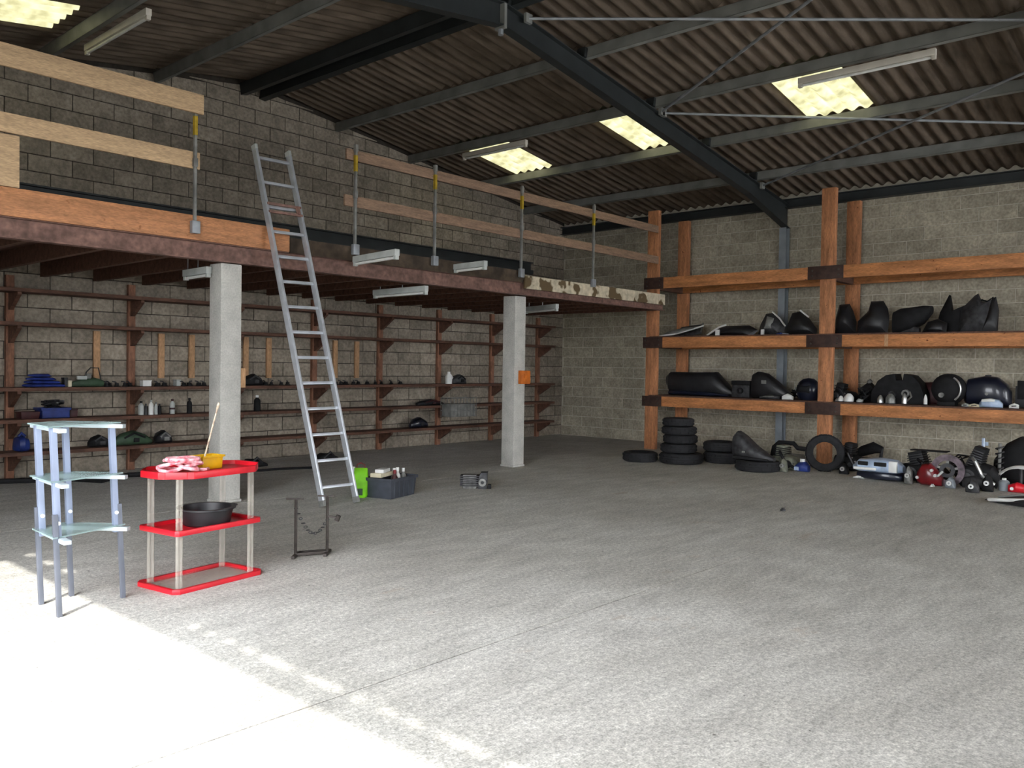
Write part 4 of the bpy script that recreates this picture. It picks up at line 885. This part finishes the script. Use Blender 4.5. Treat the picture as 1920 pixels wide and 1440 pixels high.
# floor row in front of the rack
def flat_tyre(lab, x0, x1, yb, R=None, grp=None):
    p = at((x0+x1)/2, yb, 2, 0); X = p.x+.28; w = at(x0,700,0,X).y-at(x1,700,0,X).y; return p, X, w
def tyre_thing(lab, loc, R, wd, grp=None, ax='z', rz=0):
    t = thing('rubber_tyre', lab, 'tyre', loc, rz, grp); tyre(t, R, wd, 0, ax, nm='casing')
    MB().lathe([(R*.60,wd*.5-.02),(R*.655,wd*.5-.02),(R*.655,wd*.5-.005),(R*.60,wd*.5-.005)] if ax == 'z' else [(R*.60,-.01),(R*.64,-.01),(R*.64,.01),(R*.60,.01)], 28, (0,0,wd*.45) if ax == 'z' else (0,0,R), ax, closed=True).build('bead', M_blackm, t)
    bl = []
    for sgn in (-1, 1):
        bl.append((MB().box(R*.985,R*1.014,-.026,.026,sgn*wd*.20-.016,sgn*wd*.20+.016) if ax == 'z' else MB().box(sgn*wd*.20-.012,sgn*wd*.20+.012,-.026,.026,R*.985,R*1.014)).build('tread_block', M_rubber, t, smooth=False))
    for k in range(26):
        o = bl[k % 2] if k < 2 else inst(bl[k % 2], t)
        o.location = (0,0,wd/2 if ax == 'z' else R); o.rotation_euler[2 if ax == 'z' else 0] = 2*math.pi*k/26
    return t
X = 11.15
def ypx(px, X): return at(px, 700, 0, X).y
tyre_thing('single flat tyre lying at the foot of the end rack post', (10.95, ypx(1203,10.95), .001), .265, .15)
sy = ypx(1279, 11.2)
for k, (R, wd, lab) in enumerate(((.33,.16,'widest tyre at the bottom of the tyre stack'), (.27,.14,'second tyre up in the tyre stack'), (.255,.13,'third tyre up in the tyre stack'), (.26,.125,'fourth tyre up in the tyre stack'), (.235,.12,'topmost tyre of the tyre stack'))):
    z = (.001, .163, .305, .437, .564)[k]
    tyre_thing(lab, (11.2+(.02,-.01,.015,-.005,.0)[k], sy+(.0,.03,.02,.03,.05)[k], z), R, wd)
sy2 = ypx(1356, 11.8)
tyre_thing('lower of two tyres stacked between the tyre stack and the grey seat', (11.8, sy2-.02, .001), .29, .17); tyre_thing('upper of two tyres stacked between the tyre stack and the grey seat', (11.8, sy2+.02, .173), .26, .15)
tyre_thing('tyre lying under the upright grey seat', (11.22, ypx(1424,11.22), .001), .31, .15)
t = thing('upright_seat', 'charcoal seat propped up at a slant on a tyre', 'seat', (11.2, ypx(1418,11.2), .152), RZ)
MB().loft([(-.30,0,.10,.02,.34),(-.24,0,.14,.0,.40),(-.14,0,.15,.0,.34),(.02,0,.14,.0,.20),(.20,0,.10,.0,.09),(.30,0,.04,.0,.05)]).build('cushion', M_dgrey, t)
MB().loft([(-.26,-.11,.05,0,.06),(0,-.12,.05,0,.05),(.24,-.08,.03,0,.03)]).build('base_pan', M_blackm, t); MB().box(-.12,-.08,-.16,-.14,.10,.125).build('badge', M_grey, t, bevel=.003)
t, w, h = fl('engine', 'black engine with a greenish grey crankcase beside the steel column', 'engine', 1452, 1504, 833, 882); engine(t, w, h, .36, M_khaki, M_blackm, M_chrome, 3)
t, w, h = fl('frame_tube', 'black bent frame tube arching over the greenish engine', 'part', 1446, 1524, 832, 878, .3)
MB().tube([(-w*.5,.05,.02),(-w*.42,.05,h*.8),(-w*.3,.05,h),(w*.05,.05,h),(w*.15,.05,h*.82),(w*.5,.05,h*.78)], .035, 10).build('tube', M_blackm, t); MB().box(-w*.36,-w*.2,.02,.1,h*.7,h*.9).build('lug', M_blackm, t, bevel=.008)
t, w, h = fl('blue_reservoir', 'blue and white plastic reservoir beside the standing tyre', 'reservoir', 1502, 1526, 860, 885, .25); t.location.x -= .1
MB().loft([(-w*.5,0,.05,0,h*.5),(-w*.2,0,.09,0,h*.75),(w*.2,0,.09,0,h*.8),(w*.5,0,.05,0,h*.5)]).build('body', M_blue2, t); MB().lathe([(.001,h*.7),(w*.2,h*.7),(w*.2,h),(.001,h)], 14).build('cap', M_white, t); MB().box(-w*.45,-w*.1,-.1,-.07,.02,h*.4).build('label_panel', M_skyblue, t, bevel=.005)
# standing wheel in front of the middle post
p = at(1552, 886, 2, 0); X = p.x+.08; hh = at(1552, 815, 0, X).z
tyre_thing('tyre standing upright in front of the middle rack post', (X, ypx(1550,X), .001), hh/2, .10, None, 'x', math.radians(20))
t, w, h = fl('engine', 'black engine leaning against the standing tyre', 'engine', 1570, 1622, 828, 884, .34); engine(t, w, h, .34, M_blackm, M_black, M_dgrey, 5)
t, w, h = fl('exhaust_silencer', 'black exhaust silencer behind the pale blue fairing', 'exhaust', 1606, 1658, 831, 872, .3)
MB().tube([(-w*.5,0,h*.35),(-w*.2,0,h*.6),(w*.2,0,h*.8),(w*.5,0,h*.72)], [.05,.08,.09,.05], 12).build('can', M_blackm, t); MB().tube([(w*.4,0,.0),(w*.45,0,h*.4),(w*.48,0,h*.75)], .025, 8).build('hanger', M_dgrey, t); MB().box(-w*.45,w*.2,-.06,.06,0,h*.3).build('support', M_blackm, t, bevel=.01)
t, w, h = fl('blue_fairing', 'pale blue and white side fairing lying on dark parts', 'fairing', 1612, 1706, 857, 900, .35)
t.location.x -= .12
MB().loft([(-w*.42,0,.06,0,h*.3),(-w*.2,0,.16,0,h*.42),(w*.25,0,.18,0,h*.42),(w*.5,0,.08,0,h*.3)]).build('dark_underside', M_navy, t)
MB().loft([(-w*.5,-.02,.04,h*.40,h*.6),(-w*.34,-.03,.15,h*.34,h*.92),(0,-.03,.18,h*.34,h),(w*.35,-.03,.16,h*.34,h*.95),(w*.5,-.02,.06,h*.4,h*.7)], 16).build('panel', M_skyblue, t)
for x, ww in ((-.22,.10),(.12,.12)): MB().box(w*(x-ww),w*(x+ww),-.215,-.18,h*.66,h*.84).build('vent', M_blackm, t, bevel=.01)
MB().box(-w*.40,w*.05,-.222,-.195,h*.46,h*.58).box(w*.28,w*.44,-.2,-.15,h*.42,h*.92).build('white_stripe', M_white, t, bevel=.012)
t, w, h = fl('white_rag', 'crumpled white rag on the floor in front of the blue fairing', 'rag', 1612, 1640, 886, 896, .12); t.location.x -= .15
MB().loft([(-w/2,0,.02,0,.012),(-w*.2,0,.05,0,.035),(w*.2,.01,.05,0,.03),(w/2,0,.02,0,.012)]).build('cloth', M_white, t); MB().loft([(-w*.1,-.04,.01,0,.01),(w*.1,-.05,.02,0,.02),(w*.3,-.04,.01,0,.01)]).build('corner', M_lamp_dim, t)
t, w, h = fl('engine', 'large black engine behind the red tank on the floor', 'engine', 1690, 1782, 845, 906, .4); t.location.x += .1; engine(t, w, h, .4, M_blackm, M_black, M_dgrey, 7)
MB().box(-w*.3,w*.45,-.06,.1,h*.96,h*1.0).build('top_cover', M_blackm, t, bevel=.006)
t, w, h = fl('red_tank', 'dark red oil tank in front of the large black engine', 'tank', 1738, 1784, 866, 908, .25); t.location.x -= .28
MB().loft([(-w*.5,0,.05,h*.1,h*.6),(-w*.3,0,.10,0,h*.95),(0,0,.11,0,h),(w*.3,0,.09,0,h*.7),(w*.5,0,.04,0,h*.4)]).build('shell', M_dred, t)
for a, b in ((.15,.72),(.3,.5),(-.42,.35)): MB().lathe([(.001,-.02),(.02,-.02),(.02,.02)], 10, (w*a,-.10,h*b), 'y').build('stud', M_chrome, t)
MB().tube([(w*.2,-.08,h*.45),(w*.4,-.09,h*.5),(w*.55,-.06,h*.7)], .016, 8).build('spout', M_lamp_dim, t)
t, w, h = fl('brake_disc', 'purplish grey brake disc ring propped beside the red tank', 'brake disc', 1776, 1808, 850, 910, .2); t.location.x -= .26
R = h/2; MB().lathe([(R*.62,-.012),(R,-.012),(R,.012),(R*.62,.012)], 30, (0,0,R), 'y', closed=True).build('rotor', M_purple, t); MB().lathe([(R*.22,-.02),(R*.45,-.02),(R*.45,.02),(R*.22,.02)], 24, (0,0,R), 'y', closed=True).build('hub', M_dgrey, t)
for k in range(5):
    a = 2*math.pi*k/5+.3; MB().bar((R*.4*math.cos(a),0,R+R*.4*math.sin(a)), (R*.66*math.cos(a),0,R+R*.66*math.sin(a)), .03, .02, up=(0,1,0)).build('spoke', M_cast, t)
t, w, h = fl('engine', 'big black twin engine right of the brake disc', 'engine', 1796, 1872, 836, 920, .45); t.location.x += .22; engine(t, w, h, .40, M_blackm, M_black, M_dgrey, 8, 8)
MB().loft([(-w*.3,-.2,.06,0,h*.25),(0,-.22,.10,0,h*.3),(w*.35,-.2,.06,0,h*.22)]).build('sump', M_dgrey, t)
t, w, h = fl('chrome_bracket', 'bright steel bracket standing up behind the big black engine', 'bracket', 1822, 1838, 826, 900, .1); t.location.x += .55
MB().box(-w*.3,w*.1,-.01,.01,0,h).build('upright', M_skyblue, t, bevel=.004); MB().box(w*.1,w*.5,-.01,.01,h*.8,h*.9).build('tab', M_skyblue, t, bevel=.003)
t, w, h = fl('black_shock_unit', 'bundle of black swingarm and shock parts at the end of the floor row', 'part', 1856, 1940, 821, 918, .5); t.location.x += .4
MB().loft([(-w*.5,0,.08,0,h*.5),(-w*.2,0,.2,0,h*.85),(w*.1,0,.22,0,h),(w*.5,0,.2,0,h*.9)]).build('swingarm', M_blackm, t)
mb = MB(); mb.tube([(-w*.3+.045*math.cos(k*.7), -.22+.045*math.sin(k*.7), h*.25+k*h*.012) for k in range(46)], .010, 6); mb.build('spring', M_dgrey, t); MB().tube([(-w*.3,-.22,h*.2),(-w*.3,-.22,h*.85)], .02, 8).build('damper', M_grey, t)
t, w, h = fl('white_mudguard', 'white curved mudguard over the red part at the end of the floor row', 'mudguard', 1884, 1935, 870, 915, .3); t.location.x -= .32
A = []
for k in range(9):
    a = math.radians(165-12*k); A.append([Vector((.30*math.cos(a)+.12, y, h-.30+.30*math.sin(a)+o)) for y, o in ((-.10,-.02),(-.06,.012),(.06,.012),(.10,-.02),(.06,.004),(-.06,.004))])
MB().rings(A).build('blade', M_white, t); MB().tube([(-.1,-.08,h*.4),(-.13,-.08,.0)], .012, 7).tube([(.12,.0,h*.9),(.12,.0,0)], .02, 7).build('stay', M_dgrey, t)
t, w, h = fl('red_caliper', 'bright red calliper under the white mudguard', 'part', 1904, 1934, 902, 922, .2); t.location.x -= .2
MB().loft([(-w*.5,0,.04,0,h*.7),(0,0,.08,0,h),(w*.5,0,.05,0,h*.8)]).build('body', M_red, t); MB().lathe([(.001,-.02),(.02,-.02),(.02,.01)], 10, (-w*.2,-.08,h*.4), 'y').build('piston_cap', M_chrome, t)
t, w, h = fl('grey_canister', 'blue-grey canister beside the red calliper', 'canister', 1880, 1902, 896, 921, .2); t.location.x -= .08
MB().lathe([(.001,0),(w*.45,0),(w*.48,.02),(w*.48,h*.7),(w*.3,h*.85),(.001,h*.86)], 16).build('can', M_blue_steel, t); MB().lathe([(.001,h*.84),(w*.2,h*.84),(w*.2,h),(.001,h)], 10).build('cap', M_white, t)
p = at(1905, 952, 2, 0); t = thing('windscreen_panel', 'dark flat fairing panel with a white stripe lying out on the concrete', 'fairing', (p.x+.25, p.y, 0), RZ)
MB().loft([(-.36,.05,.01,.01,.02),(-.2,.04,.14,.0,.05),(.05,0,.24,.0,.10),(.35,-.02,.26,.0,.14)], 16).build('panel', M_black, t)
MB().tube([(-.30,-.08,.035),(-.1,-.16,.06),(.15,-.20,.09),(.3,-.21,.10)], .02, 8).build('white_stripe', M_white, t); MB().tube([(-.24,.10,.05),(.0,.2,.09),(.25,.22,.12)], .012, 7).build('edge_trim', M_grey, t)
for x0, yb, lab in ((1748,912,'small white bolt cap on the concrete before the red tank'), (1722,905,'small grey scrap on the concrete before the large black engine'), (1468,958,'small dark chip of metal on the open floor')):
    p = at(x0, yb, 2, 0); t = thing('floor_scrap', lab, 'scrap', p, .4); m = M_white if 'white' in lab else M_dgrey
    MB().lathe([(.001,0),(.03,0),(.03,.015),(.018,.02),(.018,.03),(.001,.03)], 6).build('head', m, t); MB().tube([(.02,0,.012),(.07,.01,.012)], .008, 6).build('shank', m, t)

# wiring looms and small alloy bits that fill the gaps between the spares
def loom(lab, x0, x1, yt, lev, X, sd, m=M_blackm, fl_=None):
    t, w, h = rk('wiring_loom', lab, 'wiring', x0, x1, yt, lev, X); r = random.Random(sd)
    pts = [((w*.46)*math.sin(k*1.3+sd)*r.uniform(.6,1), .12*math.cos(k*1.9+sd), .016+(h-.03)*abs(math.sin(k*.53+sd))*r.uniform(.5,1)) for k in range(34)]
    MB().tube(pts, .013, 6).build('harness', m, t)
    for k in range(3): MB().box(-.03,.03,-.018,.018,0,.03,Matrix.Translation(Vector(pts[4+9*k])+Vector((0,-.02,0)))).build('connector', (M_cast,M_white,M_dgrey)[k], t, bevel=.004)
loom('black wiring loom heaped beside the helmet on the lower shelf', 1610, 1632, 722, 0, 12.92, 1)
loom('black cable bundle behind the wedge seat', 1486, 1506, 728, 0, 13.4, 3)
loom('black hose tangle on the floor behind the brake disc', 1782, 1822, 846, None, 12.3, 5)
loom('black cable heap on the floor behind the two stacked tyres', 1388, 1402, 846, None, 12.3, 6)
for x0, x1, yt, yb, m, lab in ((1712,1726,872,906,M_cast,'grey alloy casting on the floor before the large black engine'), (1788,1806,892,914,M_blue_steel,'pale steel casting at the foot of the brake disc'), (1826,1850,896,922,M_dgrey,'dark alloy sump cover before the twin engine'), (1856,1876,886,920,M_blackm,'black pump body before the shock parts'), (1480,1492,858,884,M_khaki,'greenish alloy casting before the greenish engine'), (1590,1606,866,888,M_blackm,'black carburettor before the leaning engine')):
    t, w, h = fl('alloy_casting', lab, 'engine part', x0, x1, yt, yb, .16); t.location.x -= .22
    MB().loft([(-w*.5,0,.04,0,h*.6),(-w*.1,0,.07,0,h),(w*.3,0,.06,0,h*.8),(w*.5,0,.03,0,h*.4)], 12).build('casting', m, t)
    MB().lathe([(.012,-.03),(.03,-.03),(.032,.02),(.012,.02)], 12, (0,-.06,h*.5), 'y', closed=True).build('throat', M_chrome, t)
